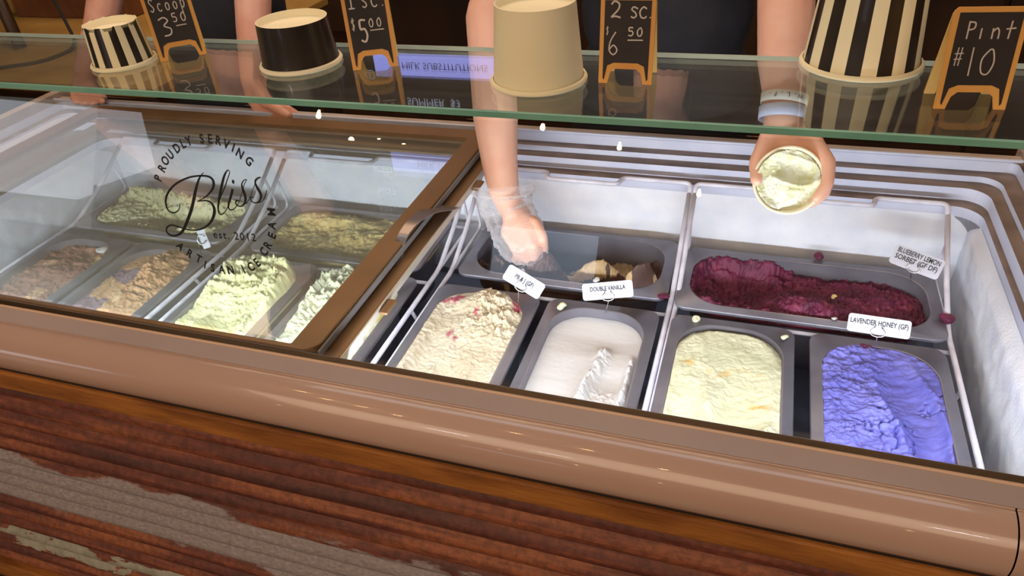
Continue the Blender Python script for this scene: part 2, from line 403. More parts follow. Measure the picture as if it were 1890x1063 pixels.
# frost on the inner walls
def frost_xz(name,x0,x1,z0,z1,y,sgn,axis='y',seed=3,amp=.014):
    nx=int(abs(x1-x0)/.005); nz_=int((z0-z1)/.005)
    a=np.linspace(x0,x1,nx+1); zq=np.linspace(z0,z1,nz_+1); A,Z=np.meshgrid(a,zq,indexing='ij')
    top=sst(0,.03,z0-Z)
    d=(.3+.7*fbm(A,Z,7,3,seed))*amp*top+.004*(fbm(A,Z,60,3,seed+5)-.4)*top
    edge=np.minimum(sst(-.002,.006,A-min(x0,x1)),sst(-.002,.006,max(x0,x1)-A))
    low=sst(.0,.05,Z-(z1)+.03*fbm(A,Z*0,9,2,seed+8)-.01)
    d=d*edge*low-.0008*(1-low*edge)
    B=y+sgn*(d+.0)
    if axis=='y': V=np.stack([A,B,Z],-1)
    else: V=np.stack([B,A,Z],-1)
    n=nz_+1; F=[(i*n+k,i*n+k+1,(i+1)*n+k+1,(i+1)*n+k) for i in range(nx) for k in range(nz_)]
    return mesh(name,V.reshape(-1,3),F,M_frost,True)
o=adopt(link('rear_wall_frost',frost_xz('frost',-1.388,.350,-.064,-.30,1.1645,-1)),fz)
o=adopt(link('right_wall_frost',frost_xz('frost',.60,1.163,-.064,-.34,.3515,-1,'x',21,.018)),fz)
o=adopt(link('left_wall_frost',frost_xz('frost',.60,1.163,-.064,-.38,-1.3895,1,'x',31,.020)),fz)
# side panels that stand up at the two ends
def side_panel(x0,x1,nm):
    bm=bmesh.new()
    pts=[(.56,-.06),(1.285,-.06),(1.285,.012),(.60,.012)]
    a=[bm.verts.new((x0,y,z)) for y,z in pts]; b_=[bm.verts.new((x1,y,z)) for y,z in pts]
    bm.faces.new(a); bm.faces.new(b_[::-1])
    for i in range(4): bm.faces.new((a[i],b_[i],b_[(i+1)%4],a[(i+1)%4]))
    bmesh.ops.recalc_face_normals(bm,faces=bm.faces)
    return adopt(link('side_panel',bm_mesh(bm,nm,M_panel)),fz)
side_panel(-1.612,-1.587,'left'); side_panel(.412,.437,'right')
adopt(link('panel_slot',boxm('slot',-1.5872,-1.5858,1.09,1.145,-.034,-.018,mat('slot_dark',(48,42,40),.5),.0005)),fz)
V,F,_=lathe([(0,.0015),(.004,.0012),(.0055,0)],16)
sc_=mesh('screw',V,F,M_gasket,True)
for yy,zz_ in ((1.205,-.028),):
    o=link('screw',sc_); o.matrix_world=Matrix.Translation((-1.5868,yy,zz_))@Matrix.Rotation(R_(90),4,'Y'); M_=o.matrix_world.copy(); o.parent=fz; o.matrix_parent_inverse=Matrix.Translation(fz.location).inverted()
adopt(link('left_ledge',boxm('left_ledge',-1.586,-1.56,.56,1.232,-.045,-.030,M_bronzelight,.001)),fz)
adopt(link('left_inner_ledge',boxm('left_inner_ledge',-1.559,-1.50,.56,1.225,-.032,-.0225,M_riser,.001)),fz)

# ------------------------------------------------------------------ pans and ice cream
ZP=-.140
def pan(cx,cy,rot,label,cat='pan',L_=.362,W_=.178,z=ZP,group='stainless steel ice cream pans in the freezer'):
    e=empty('steel_pan',(cx,cy,z-.15),label,cat,group)
    e.rotation_euler=(0,0,R_(rot))
    a,b=L_/2,W_/2; i,j=a-.018,b-.016; zz_=.15
    n=10
    lp=[rrect(-a+.002,a-.002,-b+.002,b-.002,.018,n,zz_-.008),rrect(-a,a,-b,b,.020,n,zz_-.006),rrect(-a,a,-b,b,.020,n,zz_-.0015),rrect(-a+.0015,a-.0015,-b+.0015,b-.0015,.019,n,zz_),
        rrect(-i-.003,i+.003,-j-.003,j+.003,.058,n,zz_-.0005),rrect(-i-.0015,i+.0015,-j-.0015,j+.0015,.056,n,zz_+.0012),rrect(-i,i,-j,j,.055,n,zz_),
        rrect(-i,i,-j,j,.055,n,zz_-.012),rrect(-i+.004,i-.004,-j+.004,j-.004,.052,n,zz_-.06),rrect(-i+.012,i-.012,-j+.012,j-.012,.048,n,zz_-.115),rrect(-i+.02,i-.02,-j+.02,j-.02,.04,n,zz_-.12)]
    V,F,MI=loft(lp,cap1=True)
    V2,F2,_=loft([rrect(-i-.002,i+.002,-j-.002,j+.002,.056,n,zz_-.004),rrect(-i+.002,i-.002,-j+.002,j-.002,.053,n,zz_-.06),rrect(-i+.010,i-.010,-j+.010,j-.010,.048,n,zz_-.118),rrect(-i+.02,i-.02,-j+.02,j-.02,.04,n,zz_-.123)],cap1=True)
    o=link('rim',mesh('pan_rim',V[:7*4*(n+1)],[f_ for f_ in F if max(f_)<7*4*(n+1)],M_steel,True),e)
    k=6*4*(n+1)
    o=link('basin',mesh('pan_basin',V[k:],[tuple(q-k for q in f_) for f_ in F if min(f_)>=k],M_steel,True),e)
    return e
def ice(cx,cy,rot,label,fn,mats,name='ice_cream',res=.00135,L_=.326,W_=.146,group=None,sel=None):
    a,b=L_/2+.012,W_/2+.012
    nx=int(2*a/res); ny=int(2*b/res); xs_=np.linspace(-a,a,nx+1); ys=np.linspace(-b,b,ny+1); X,Y=np.meshgrid(xs_,ys,indexing='ij')
    r=.055; qx=np.abs(X)-(L_/2-r); qy=np.abs(Y)-(W_/2-r)
    d=-(np.hypot(np.maximum(qx,0),np.maximum(qy,0))+np.minimum(np.maximum(qx,qy),0)-r)   # >0 inside
    H=fn(X,Y,d)
    H=np.where(H<.003,np.minimum(H,.003),H)
    Hs=H*sst(-.004,.006,d)*1.0+np.where(H<0,H*(1-sst(-.004,.006,d)),0)
    inside=sst(-.0025,.0005,d+np.where(H>.002,.004*fbm(X,Y,90,2,77),0))
    Z=Hs*inside-(.02)*(1-inside)
    Z=np.where((d<.0)&(H<.001),np.minimum(Z,-.006),Z)
    V=np.stack([X,Y,Z],-1).reshape(-1,3); n=ny+1
    ok=(d>-.0075).reshape(-1)
    F=[];MI=[]
    selr=sel(X,Y,H,d).reshape(-1) if sel else None
    I=np.arange(nx*n).reshape(nx,n)[:,:ny].reshape(-1)
    q=ok[I]&ok[I+1]&ok[I+n]&ok[I+n+1]
    I=I[q]; F=np.stack([I,I+n,I+n+1,I+1],-1).tolist()
    if sel is not None: MI=selr[I].astype(int).tolist()
    me=mesh(name,V.tolist(),F,mats,True,MI if sel is not None else None)
    o=link(name,me,None,label,'ice cream',group)
    o.location=(cx,cy,ZP); o.rotation_euler=(0,0,R_(rot)); return o
def trough(X,Y,p0,p1,w,dep,lip=.3):
    sd=int(abs(p0[0]*977+p0[1]*1313+p1[0]*531)*100)%97
    X0_,Y0_=X,Y; X=X+.016*(fbm(X0_,Y0_,26,3,sd)-.45); Y=Y+.016*(fbm(X0_,Y0_,26,3,sd+7)-.45)
    p0=np.array(p0);p1=np.array(p1); dx,dy=p1-p0; L2=dx*dx+dy*dy
    t=np.clip(((X-p0[0])*dx+(Y-p0[1])*dy)/L2,0,1); r=np.hypot(X-p0[0]-t*dx,Y-p0[1]-t*dy)/w
    dep=dep*(.12+.88*sst(.0,.45,t))
    L_=math.sqrt(L2); al=(X-p0[0])*dx/L_+(Y-p0[1])*dy/L_; ac=(X-p0[0])*dy/L_-(Y-p0[1])*dx/L_
    drag=.10*dep*(fbm(al*.9,ac*.15,170,2,sd+3)-.4)*(r<1)+.12*dep*(fbm(al*.06,ac,160,2,sd+5)-.4)*(r<1)
    return -dep*np.where(r<1,(1-np.clip(r,0,1)**2.6),0)+dep*lip*np.exp(-((r-1.08)/.13)**2)*(.4+1.3*fbm(X0_,Y0_,120,2,sd+9))+drag
def mound(X,Y,c,rx,ry,h,a=0):
    ca,sa=math.cos(R_(a)),math.sin(R_(a)); x=(X-c[0])*ca+(Y-c[1])*sa; y=-(X-c[0])*sa+(Y-c[1])*ca
    return h*np.exp(-((x/rx)**2+(y/ry)**2)**1.3)
def torn(X,Y,s,amp,f=95):
    x=X+.014*fbm(X,Y,45,3,s+3); y=Y+.014*fbm(X,Y,50,3,s+4)
    r=fbm(x,y,f,4,s,True); q=fbm(x,y,f*3.1,3,s+21,True)
    return amp*((r-.45)*2.1+(q-.45)*1.1)
def rip(X,Y,ang,s,amp,f=150,st=.25):
    ca,sa=math.cos(R_(ang)),math.sin(R_(ang)); x=X*ca+Y*sa; y=-X*sa+Y*ca
    return amp*(fbm(x,y*st,f,3,s)-.45)*2
# pan-local frame: long axis = local X.  Front pans are turned 90 degrees: local +X -> world +Y (rear), local +Y -> world -X (left)
def icm(name,c,c2,sc=14,bump=.35,bs=130,lo=.4,hi=.6):
    return mat(name,c,.55,c2=c2,nscale=sc,bump=bump*1.3,bscale=bs,sss=.05,lo=lo,hi=hi,dist=.0018,spec=.35)
FRONT_CY=.912-.181
I_pbj=add_layer(icm('peanut_jam_ice_cream',(212,202,180),(200,186,160)),(176,84,104),24,.60,.66,seed=3)
I_van=icm('vanilla_ice_cream',(212,210,210),(206,200,196),lo=.3,hi=.7,bump=.2)
I_crm=add_layer(icm('pale_honey_ice_cream',(222,222,192),(212,212,178)),(222,176,92),22,.62,.69,seed=5)
I_lav=icm('lavender_ice_cream',(122,122,206),(104,104,190),bump=.5,bs=170)
I_ber=add_layer(icm('blueberry_sorbet',(112,40,72),(84,28,56),30,.5,150),(136,60,84),40,.58,.68,seed=2)
I_choc=icm('dark_chocolate_ice_cream',(96,70,62),(72,50,44),20)
I_tan=icm('tan_caramel_ice_cream',(196,168,128),(170,140,100),40)
I_cook=add_layer(icm('speckled_cream_ice_cream',(222,220,178),(206,200,150)),(92,88,70),190,.62,.68,seed=1)
I_peach=add_layer(icm('peach_ice_cream',(236,214,150),(226,196,126),20),(186,120,66),24,.68,.74,stretch=(.5,1,1),seed=8)
I_brn=add_layer(icm('milk_chocolate_ice_cream',(150,104,84),(122,84,72),18),(196,160,116),12,.60,.7,seed=4)
I_cof=add_layer(icm('coffee_ice_cream',(206,164,120),(192,146,104),20),(222,196,150),30,.62,.70,seed=4)
I_swl=icm('grey_mauve_swirl',(140,116,128),(120,98,112),20)
I_pis=add_layer(icm('pistachio_ice_cream',(252,246,200),(240,234,178),16),(226,196,140),14,.66,.75,seed=6)
I_lem=add_layer(icm('lemon_ice_cream',(242,240,214),(232,232,196),16),(236,216,110),18,.64,.72,seed=9)

# --- PB & J  (front row, x -.465..-.300)
cx=-.383
pan(cx,FRONT_CY,90,'steel pan of peanut and jam ice cream, under the tilted white PB & J tag')
def h(X,Y,d):   # X rear+, Y left+
    z=-.002+0*X
    z+=trough(X,Y,(.02,-.0),(-.17,-.005),.030,.016,.25)
    z+=trough(X,Y,(.10,.035),(-.17,.045),.022,.012,.3)
    z+=trough(X,Y,(.02,-.045),(-.18,-.048),.018,.008,.3)
    rear=sst(.03,.10,X)*sst(.035,-.02,Y)
    z+=rear*(.010+torn(X,Y,5,.011,70))+torn(X,Y,8,.0016,120)
    z+=mound(X,Y,(.135,.0),.02,.05,.012)+mound(X,Y,(-.10,-.045),.012,.02,.010)
    z-=.012*sst(.02,.0,d)*sst(-.01,.06,-Y)*sst(.02,.1,X)
    return z+.006*sst(.012,.0,d)*fbm(X,Y,40,2,3)
ice(cx,FRONT_CY,90,'cream ice cream with pink jam swirls in the pan under the PB & J tag',h,I_pbj)
# --- double vanilla
cx=-.1915
pan(cx,FRONT_CY,90,'steel pan of white vanilla ice cream, under the DOUBLE VANILLA tag')
def h(X,Y,d):
    z=-.016+0*X
    z+=mound(X,Y,(.11,-.005),.03,.06,-.004)
    z+=trough(X,Y,(.06,-.042),(-.02,-.040),.027,.006,.3)
    ridge=np.exp(-((Y+.012+.008*np.sin(X*22))/.009)**2)*sst(.10,.07,X)
    z+=ridge*(.012+torn(X,Y,15,.008,90))
    fr=sst(.02,-.02,X)*sst(.0,-.012,Y)
    z+=fr*(.006+torn(X,Y,18,.005,80))
    z+=.010*np.exp(-((Y+.064)/.005)**2)*(1+torn(X,Y,12,.6,90))*sst(.09,.05,X)
    z+=rip(X,Y,0,4,.0006,60,.2)
    return z
ice(cx,FRONT_CY,90,'smooth white vanilla ice cream scooped down along its right half',h,I_van)
# --- pale honey
cx=.005
pan(cx,FRONT_CY,90,'steel pan of pale yellow ice cream, between the vanilla and the lavender pans')
def h(X,Y,d):
    z=-.001+0*X
    z+=trough(X,Y,(.11,-.012),(-.18,-.030),.042,.009,.12)
    z+=trough(X,Y,(.04,.05),(-.18,.045),.022,.007,.25)
    z+=.010*np.exp(-((X+.02+.9*(Y-.018))/.05)**2)*np.exp(-((Y-.014)/.014)**2)
    z+=rip(X,Y,90,6,.0022,110,.3)*sst(-.03,.05,Y)+torn(X,Y,7,.0012,60)
    z+=mound(X,Y,(-.05,-.058),.02,.012,.008)*(1+torn(X,Y,9,.8,110))
    z-=.008*sst(.014,.0,d)*sst(.08,.14,X)
    return z
ice(cx,FRONT_CY,90,'pale yellow ice cream with golden flecks, smoothed in long strokes',h,I_crm)
# --- lavender
cx=.2035
pan(cx,FRONT_CY,90,'steel pan of lavender blue ice cream, rightmost of the front row')
def h(X,Y,d):
    z=.001+0*X
    z+=trough(X,Y,(.14,-.01),(-.02,-.050),.030,.012,.35)
    z+=trough(X,Y,(.02,-.045),(-.12,-.048),.020,.012,.3)
    z+=trough(X,Y,(-.06,.005),(-.18,-.02),.020,.010,.25)
    z+=torn(X,Y,25,.0042,75)*sst(-.04,.02,Y)+rip(X,Y,20,26,.003,130,.4)
    z+=mound(X,Y,(.02,.0),.05,.02,.006,40)
    cr=fbm(X,Y,45,3,31); z-=.010*sst(.035,.0,abs(cr-.47))*sst(.38,.50,fbm(X,Y,14,2,33))
    return z
ice(cx,FRONT_CY,90,'vivid lavender blue ice cream with dark scoop cracks, beside the right wall',h,I_lav)
# --- blueberry sorbet (rear right)
bx,by=.1075,1.020
pan(bx,by,0,'steel pan of dark purple sorbet, rearmost at the right',L_=.388)
def h(X,Y,d):   # X right, Y rear
    z=-.030+0*X
    z+=trough(X,Y,(-.14,.0),(-.08,.02),.045,.020,.1)
    z+=.016*sst(.1,.0,abs(X-.0))*sst(.03,-.03,Y)
    z+=torn(X,Y,41,.008,48)+torn(X,Y,44,.003,130)
    z+=mound(X,Y,(.01,-.045),.06,.02,.018)+mound(X,Y,(-.12,-.06),.05,.012,.012)
    z+=mound(X,Y,(.11,.0),.06,.05,.010)
    z+=.020*sst(.016,.002,d)*sst(.0,-.05,X)
    return z
ice(bx,by,0,'coarse dark purple blueberry sorbet, half scooped out',h,I_ber,name='sorbet',L_=.352)
# --- nearly empty chocolate (rear, gloved hand)
hx,hy=-.280,1.033
pan(hx,hy,0,'nearly empty steel pan with dark chocolate remains, under the gloved hand')
def h(X,Y,d):
    z=-.074+.022*sst(.0,.06,X)+0*X
    z+=mound(X,Y,(-.045,-.02),.038,.034,.068)+torn(X,Y,55,.006,60)
    z+=mound(X,Y,(.135,-.045),.030,.022,.060,40)
    z+=mound(X,Y,(.05,-.015),.045,.010,.040,8)
    z+=mound(X,Y,(-.13,-.01),.018,.04,.045)
    z+=.02*sst(.03,-.02,Y)
    z+=.035*sst(.022,.002,d)*sst(.45,.6,fbm(X,Y,14,3,58))
    return z
def selc(X,Y,H,d):
    n=fbm(X,Y,22,3,61); a=(mound(X,Y,(.135,-.045),.035,.03,1,40)>.4)|(mound(X,Y,(.05,-.015),.05,.012,1,8)>.35)|(mound(X,Y,(-.135,-.01),.02,.045,1)>.5)
    return np.where(a&(n>.36),1,0)|np.where(n>.60,1,0)
ice(hx,hy,0,'scraps of dark chocolate and tan ice cream in the nearly empty pan',h,[I_choc,I_tan],sel=selc)
# --- under the closed lid
pan(-1.135,1.030,0,'steel pan of speckled cream ice cream under the lid, rearmost at the left')
def h(X,Y,d):
    z=-.012+0*X
    z+=.020*np.exp(-((Y-.045+.01*np.sin(X*20))/.016)**2)*(1+torn(X,Y,63,.5,80))
    z+=trough(X,Y,(-.09,-.01),(.10,-.02),.036,.016,.2)
    z+=mound(X,Y,(-.13,-.02),.03,.05,.014)+torn(X,Y,66,.006,80)
    z+=mound(X,Y,(.1,-.05),.05,.02,.010)
    return z
ice(-1.135,1.030,0,'cream ice cream flecked with dark specks behind the lettered glass',h,I_cook)
pan(-.707,1.025,0,'steel pan of yellow peach ice cream under the lid, beside the bronze frame',L_=.355)
def h(X,Y,d):
    z=-.010+0*X
    z+=mound(X,Y,(-.06,.04),.10,.02,.014)+mound(X,Y,(.02,.0),.05,.03,.008)
    return z+torn(X,Y,71,.006,35)+torn(X,Y,72,.002,110)
ice(-.707,1.025,0,'yellow ice cream streaked with caramel brown under the closed lid',h,I_peach)
LCY=.735
pan(-1.222,LCY,90,'steel pan of brown chocolate ice cream, leftmost of the front row')
def h(X,Y,d):
    return -.016+torn(X,Y,81,.006,35)+rip(X,Y,10,82,.003,60,.3)+mound(X,Y,(.08,.0),.03,.05,.010)
ice(-1.222,LCY,90,'brown chocolate ice cream at the far left front under the lid',h,I_brn)
pan(-1.030,LCY,90,'steel pan of coffee coloured ice cream, second from the left in the front row')
def h(X,Y,d):
    z=-.012+0*X
    z+=trough(X,Y,(.07,.020),(-.18,.018),.028,.016,.2)
    z+=.016*sst(.0,-.012,Y)*(1-.5*sst(-.03,-.06,Y))
    z+=sst(.0,-.012,Y)*torn(X,Y,85,.006,60)*sst(-.05,.05,X)+torn(X,Y,86,.002,100)
    z+=mound(X,Y,(.10,-.01),.035,.05,.010)
    return z
def selk(X,Y,H,d):
    return np.where((Y>.0+.012*(fbm(X,Y,25,3,88)-.5))&(X<.10)&(fbm(X,Y,18,3,89)<.58),1,0)
ice(-1.030,LCY,90,'coffee coloured ice cream with a mauve scooped groove along its left',h,[I_cof,I_swl],sel=selk)
pan(-.802,LCY,90,'steel pan of pale green ice cream, third from the left in the front row')
def h(X,Y,d):
    z=-.012+0*X
    z+=sst(.01,.10,X)*(.022+torn(X,Y,91,.013,55))
    z+=trough(X,Y,(.03,.050),(-.14,.052),.022,.014,.4)
    z+=trough(X,Y,(.04,.00),(-.08,-.02),.030,.012,.35)
    z+=.014*np.exp(-((Y-.018)/.012)**2)*sst(.02,-.04,X)*(1+torn(X,Y,93,.6,60))
    z+=.012*sst(-.02,-.055,Y)+torn(X,Y,94,.004,70)
    return z
ice(-.802,LCY,90,'heaped pale green pistachio ice cream under the lid',h,I_pis)
pan(-.604,LCY,90,'steel pan of lemon yellow ice cream beside the bronze lid frame')
def h(X,Y,d):
    return -.008+sst(-.03,.11,X)*(.020+torn(X,Y,96,.014,50))+torn(X,Y,97,.006,40)+.008*sst(.03,-.05,Y)
ice(-.604,LCY,90,'pale lemon ice cream heaped at the rear, beside the bronze lid frame',h,I_lem)

# ------------------------------------------------------------------ wire racks
def rack(x0,x1,label,jog=(.35,.62)):
    e=empty('wire_rack',((x0+x1)/2,.87,-.301),label,'rack','white wire racks that carry the pans')
    ya,yb=1.158,.60; zt=-.043; zp=-.150; Lx=x1-x0
    j0,j1=x0+Lx*jog[0],x0+Lx*jog[1]
    yr=1.005
    top=[(x0,1.14,-.055),(x0,ya,zt),(j0,ya,zt),(j0+.004,ya-.026,zt),(j1,ya-.026,zt),(j1+.004,ya,zt),(x1,ya,zt),(x1,1.14,-.055)]
    wire('hanging_rail',top,.0040,M_wire,e,.010)
    for x in (x0,x1):
        wire('side_wire',[(x,1.14,-.054),(x,1.045,-.112),(x,.962,zp),(x,yb,zp)],.0042,M_wire,e,.02)
        wire('rear_wire',[(x,1.10,-.08),(x,1.115,zp),(x,.96,zp)],.0030,M_wire,e,.02)
        for yy in (.66,.84): wire('hanger_leg',[(x,yy,zp),(x,yy+.03,-.22),(x+(.006 if x==x0 else -.006),yy+.03,-.301)],.0030,M_wire,e,.02)
    for y in (.925,.605,1.115): wire('cross_wire',[(x0,y,zp-.006),(x1,y,zp-.006)],.0032,M_wire,e)
    return e
rack(-.4755,-.0925,'white wire rack under the chocolate, jam and vanilla pans',(.33,.68))
rack(-.0835,.3045,'white wire rack at the right under the sorbet and lavender pans',(.33,.72))
rack(-.905,-.500,'white wire rack under the lid, beside the bronze frame',(.15,.5))
rack(-1.330,-.935,'white wire rack under the lettered glass at the far left',(.25,.6))

# ------------------------------------------------------------------ sliding lids
def stile(name,x0,x1,y0,y1,z0,z1,e,mt=M_bronze,bev=.0015):
    return adopt(link(name,boxm(name,x0,x1,y0,y1,z0,z1,mt,bev)),e)
lid=empty('sliding_lid',(-.96,.88,-.002),'closed sliding glass lid with a bronze frame over the left pans','lid')
n=8
def ring(x0,x1,y0,y1,w,z0,z1,r,wf=.006):
    lp=[rrect(x0+w,x1-w,y0+wf,y1-w,.003,n,z0),rrect(x0,x1,y0,y1,r,n,z0),rrect(x0,x1,y0,y1,r,n,z1-.001),rrect(x0+.001,x1-.001,y0+.001,y1-.001,r,n,z1),rrect(x0+w,x1-w,y0+wf,y1-w,.003,n,z1),rrect(x0+w,x1-w,y0+wf,y1-w,.003,n,z0)]
    return loft(lp)
V,F,_=ring(-1.446,-.474,.556,1.217,.037,-.010,.003,.022)
adopt(link('frame',mesh('lid_frame',V,F,M_bronze)),lid)
adopt(link('glass_pane',boxm('glass_pane',-1.415,-.505,.575,1.185,-.005,-.004,M_glassL)),lid)
adopt(link('edge_gasket',boxm('edge_gasket',-.4738,-.4705,.56,1.215,-.010,-.0005,M_gasket,.001)),lid)
lid2=empty('sliding_lid',(-.7,.88,-.020),'second bronze framed glass lid, slid open to the left beneath the first','lid')
V,F,_=ring(-1.40,-.452,.562,1.198,.040,-.0265,-.016,.015)
adopt(link('frame',mesh('lid_frame2',V,F,M_bronze)),lid2)
adopt(link('glass_pane',boxm('glass_pane2',-1.37,-.485,.585,1.165,-.0225,-.0215,M_glassL)),lid2)
adopt(link('light_edge_trim',boxm('edge_trim',-.4522,-.4495,.565,1.195,-.0275,-.0155,mat('pale_edge_trim',(190,186,176),.35,.3),.0008)),lid2)
# strap handle
hp=[(.955,-.0160),(.935,-.008),(.895,.008),(.850,.013),(.818,.008),(.803,-.004),(.797,-.0155),(.775,-.0155)]
V=[];F=[]
hp2=[(v.x,v.y) for v in round_path([(a,b_,0) for a,b_ in hp],.012)]
for i,(y,z_) in enumerate(hp2):
    fl=max(0,min(1,(y-.80)/.13)); 
    for xx in (-.486+.004*fl,-.470+.030*fl*fl):
        V.append((xx,y,z_)); V.append((xx,y,z_+.0015))
for i in range(len(hp2)-1):
    a=i*4; b_=a+4
    F+=[(a,b_,b_+2,a+2),(a+1,a+3,b_+3,b_+1),(a,a+1,b_+1,b_),(a+2,b_+2,b_+3,a+3)]
adopt(link('handle',mesh('handle',V,F,mat('pale_bronze_handle',(150,140,140),.3,.6),False)),lid2)
for y,lab in ((1.045,'tab'),(.687,'tab')):
    adopt(link('stop_tab',boxm('stop_tab',-.4498,-.437,y-.016,y+.016,-.024,-.019,M_bronze,.002)),lid2)

# ------------------------------------------------------------------ glass guard and shelf
TL=R_(16); UP=Vector((0,math.sin(TL),math.cos(TL))); NR=Vector((0,-math.cos(TL),math.sin(TL)))
def pane_pt(px,py):
    d=Vector(RM@np.array([(px-CX)/FPX,(py-CY)/FPX,1.0])); c=Vector(C0); q=Vector((0,.5495,0)); t=(q-c).dot(NR)/d.dot(NR); return c+d*t
gd=empty('front_glass_guard',(-.6,.5495,-.01),'tall slanted front glass guard standing in the freezer front channel','glass')
a=Vector((-2.0,.5495,-.012)); b_=Vector((.405,.5495,-.012)); H=.305
t=NR*.003
# pane: single sheet with thickness
def slab(p,q,up,th,mt,name,e):
    vs=[p,q,q+up,p+up,p-th,q-th,q+up-th,p+up-th]
    F=[(0,1,2,3),(5,4,7,6),(0,4,5,1),(3,2,6,7),(1,5,6,2),(0,3,7,4)]
    return adopt(link(name,mesh(name,vs,F,mt)),e)
slab(a,b_,UP*H,NR*.002,M_glassF,'glass_pane',gd)
ZS=.293
sh=empty('glass_shelf',(-.6,.72,ZS-.006),'thick clear glass shelf with a green front edge holding the cups and price boards','shelf')
adopt(link('glass_plate',boxm('glass_plate',-2.0,.6,.6315,.8165,ZS-.006,ZS,M_glassS)),sh)
adopt(link('green_front_edge',boxm('green_front_edge',-2.0,.6,.6275,.6313,ZS-.0062,ZS+.0001,M_green,.0004)),sh)
adopt(link('rear_edge_bead',boxm('rear_edge_bead',-2.0,.6,.8166,.8185,ZS-.005,ZS-.0003,M_edgew)),sh)
for x in (-1.57,.39):
    adopt(link('shelf_bracket',boxm('shelf_bracket',x-.006,x+.006,.75,.80,-.017,ZS-.0065,M_chrome,.001)),sh)

# ------------------------------------------------------------------ lettering helpers
def text_mesh(s,size,mt,extr=.0002,align='CENTER',bold=0,sx=1,space=1):
    cu=bpy.data.curves.new('t','FONT'); cu.body=s; cu.size=size; cu.extrude=extr; cu.align_x=align; cu.align_y='CENTER'; cu.offset=bold; cu.space_character=space; cu.resolution_u=3
    o=bpy.data.objects.new('t',cu); COL.objects.link(o)
    dg=bpy.context.evaluated_depsgraph_get(); me=bpy.data.meshes.new_from_object(o.evaluated_get(dg)); bpy.data.objects.remove(o); bpy.data.curves.remove(cu)
    if sx!=1:
        for v in me.vertices: v.co.x*=sx
    me.materials.clear(); me.materials.append(mt); return me
def frame_mat(o,r,u):
    n=r.cross(u).normalized(); M_=Matrix.Identity(4)
    for i in range(3): M_[i][0]=r[i]; M_[i][1]=u[i]; M_[i][2]=n[i]; M_[i][3]=o[i]
    return M_
def adoptM(o,parent,M_):
    o.parent=parent
    Pm=Matrix.Translation(parent.location)@parent.rotation_euler.to_matrix().to_4x4()
    o.matrix_parent_inverse=Pm.inverted(); o.matrix_basis=M_
    return o
def ribbon(strokes,o,r,u,n,name,mt,parent,dot=None):
    """strokes: list of [(x,y,w)...] in plane coordinates"""
    V=[];F=[]
    for st in strokes:
        st=[s for s in st]
        # catmull-rom
        pts=[]
        for i in range(len(st)-1):
            p0=st[max(i-1,0)];p1=st[i];p2=st[i+1];p3=st[min(i+2,len(st)-1)]
            for k in range(5):
                t=k/5
                pts.append(tuple(.5*((2*p1[j])+(-p0[j]+p2[j])*t+(2*p0[j]-5*p1[j]+4*p2[j]-p3[j])*t*t+(-p0[j]+3*p1[j]-3*p2[j]+p3[j])*t**3) for j in range(3)))
        pts.append(tuple(st[-1]))
        b0=len(V)
        for i,(x,y,w_) in enumerate(pts):
            q0=pts[max(i-1,0)];q1=pts[min(i+1,len(pts)-1)]
            dx,dy=q1[0]-q0[0],q1[1]-q0[1]; l=math.hypot(dx,dy) or 1
            nx_,ny_=-dy/l*w_/2,dx/l*w_/2
            V.append(o+r*(x+nx_)+u*(y+ny_)+n*.0004); V.append(o+r*(x-nx_)+u*(y-ny_)+n*.0004)
        for i in range(len(pts)-1): F.append((b0+2*i,b0+2*i+1,b0+2*i+3,b0+2*i+2))
    ob=link(name,mesh(name,V,F,mt)); adopt(ob,parent); return ob
# decal on the front glass: circle lettering
XA=Vector((1,0,0))
letters=dict([((293,329),'P'),((300,311),'R'),((306,297),'O'),((315,286),'U'),((327,274),'D'),((338,266),'L'),((349,261),'Y'),((373,257),'S'),((388,257),'E'),((403,260),'R'),((418,267),'V'),((431,273),'I'),((443,284),'N'),((460,298),'G')])
low=dict([((333,455),'A'),((350,468),'R'),((367,478),'T'),((379,489),'I'),((393,495),'S'),((410,498),'A'),((426,499),'N'),((450,498),'I'),((464,493),'C'),((475,485),'E'),((488,465),'C'),((495,453),'R'),((503,435),'E'),((503,416),'A'),((502,391),'M')])
cen=pane_pt(402,380)
pts=[pane_pt(*p) for p in list(letters)+list(low)]
A_=np.array([[2*(p-cen).dot(XA),2*(p-cen).dot(UP),1] for p in pts]); B_=np.array([((p-cen).dot(XA))**2+((p-cen).dot(UP))**2 for p in pts])
s_=np.linalg.lstsq(A_,B_,rcond=None)[0]; cen=cen+XA*s_[0]+UP*s_[1]
cache={}
def put(ch,pos,ang,size,mt=M_decal,bold=.00045):
    k=(ch,size)
    if k not in cache: cache[k]=text_mesh(ch,size,mt,.00005,bold=bold,sx=.85)
    o=link('letter',cache[k]); r=XA*math.cos(ang)+UP*math.sin(ang); u=-XA*math.sin(ang)+UP*math.cos(ang)
    adoptM(o,gd,frame_mat(pos+NR*.0004,r,u)); return o
for d_,bot in ((letters,False),(low,True)):
    for p,ch in d_.items():
        q=pane_pt(*p)-cen; a_=math.atan2(q.dot(UP),q.dot(XA)); put(ch,cen+q,(a_+PI/2) if bot else (a_-PI/2),.0148)
q=pane_pt(433,436); q2=pane_pt(395,433); q3=pane_pt(470,439); dv=(q3-q2); ang=math.atan2(dv.dot(UP),dv.dot(XA))
o=link('established_line',text_mesh('est. 2012',.0130,M_decal,.00005,space=1.25,bold=.0002)); r=XA*math.cos(ang)+UP*math.sin(ang); u=-XA*math.sin(ang)+UP*math.cos(ang); adoptM(o,gd,frame_mat(q+NR*.0004,r,u))
def cpx(X,Y): return (280+X/3.936,240+Y/3.937)
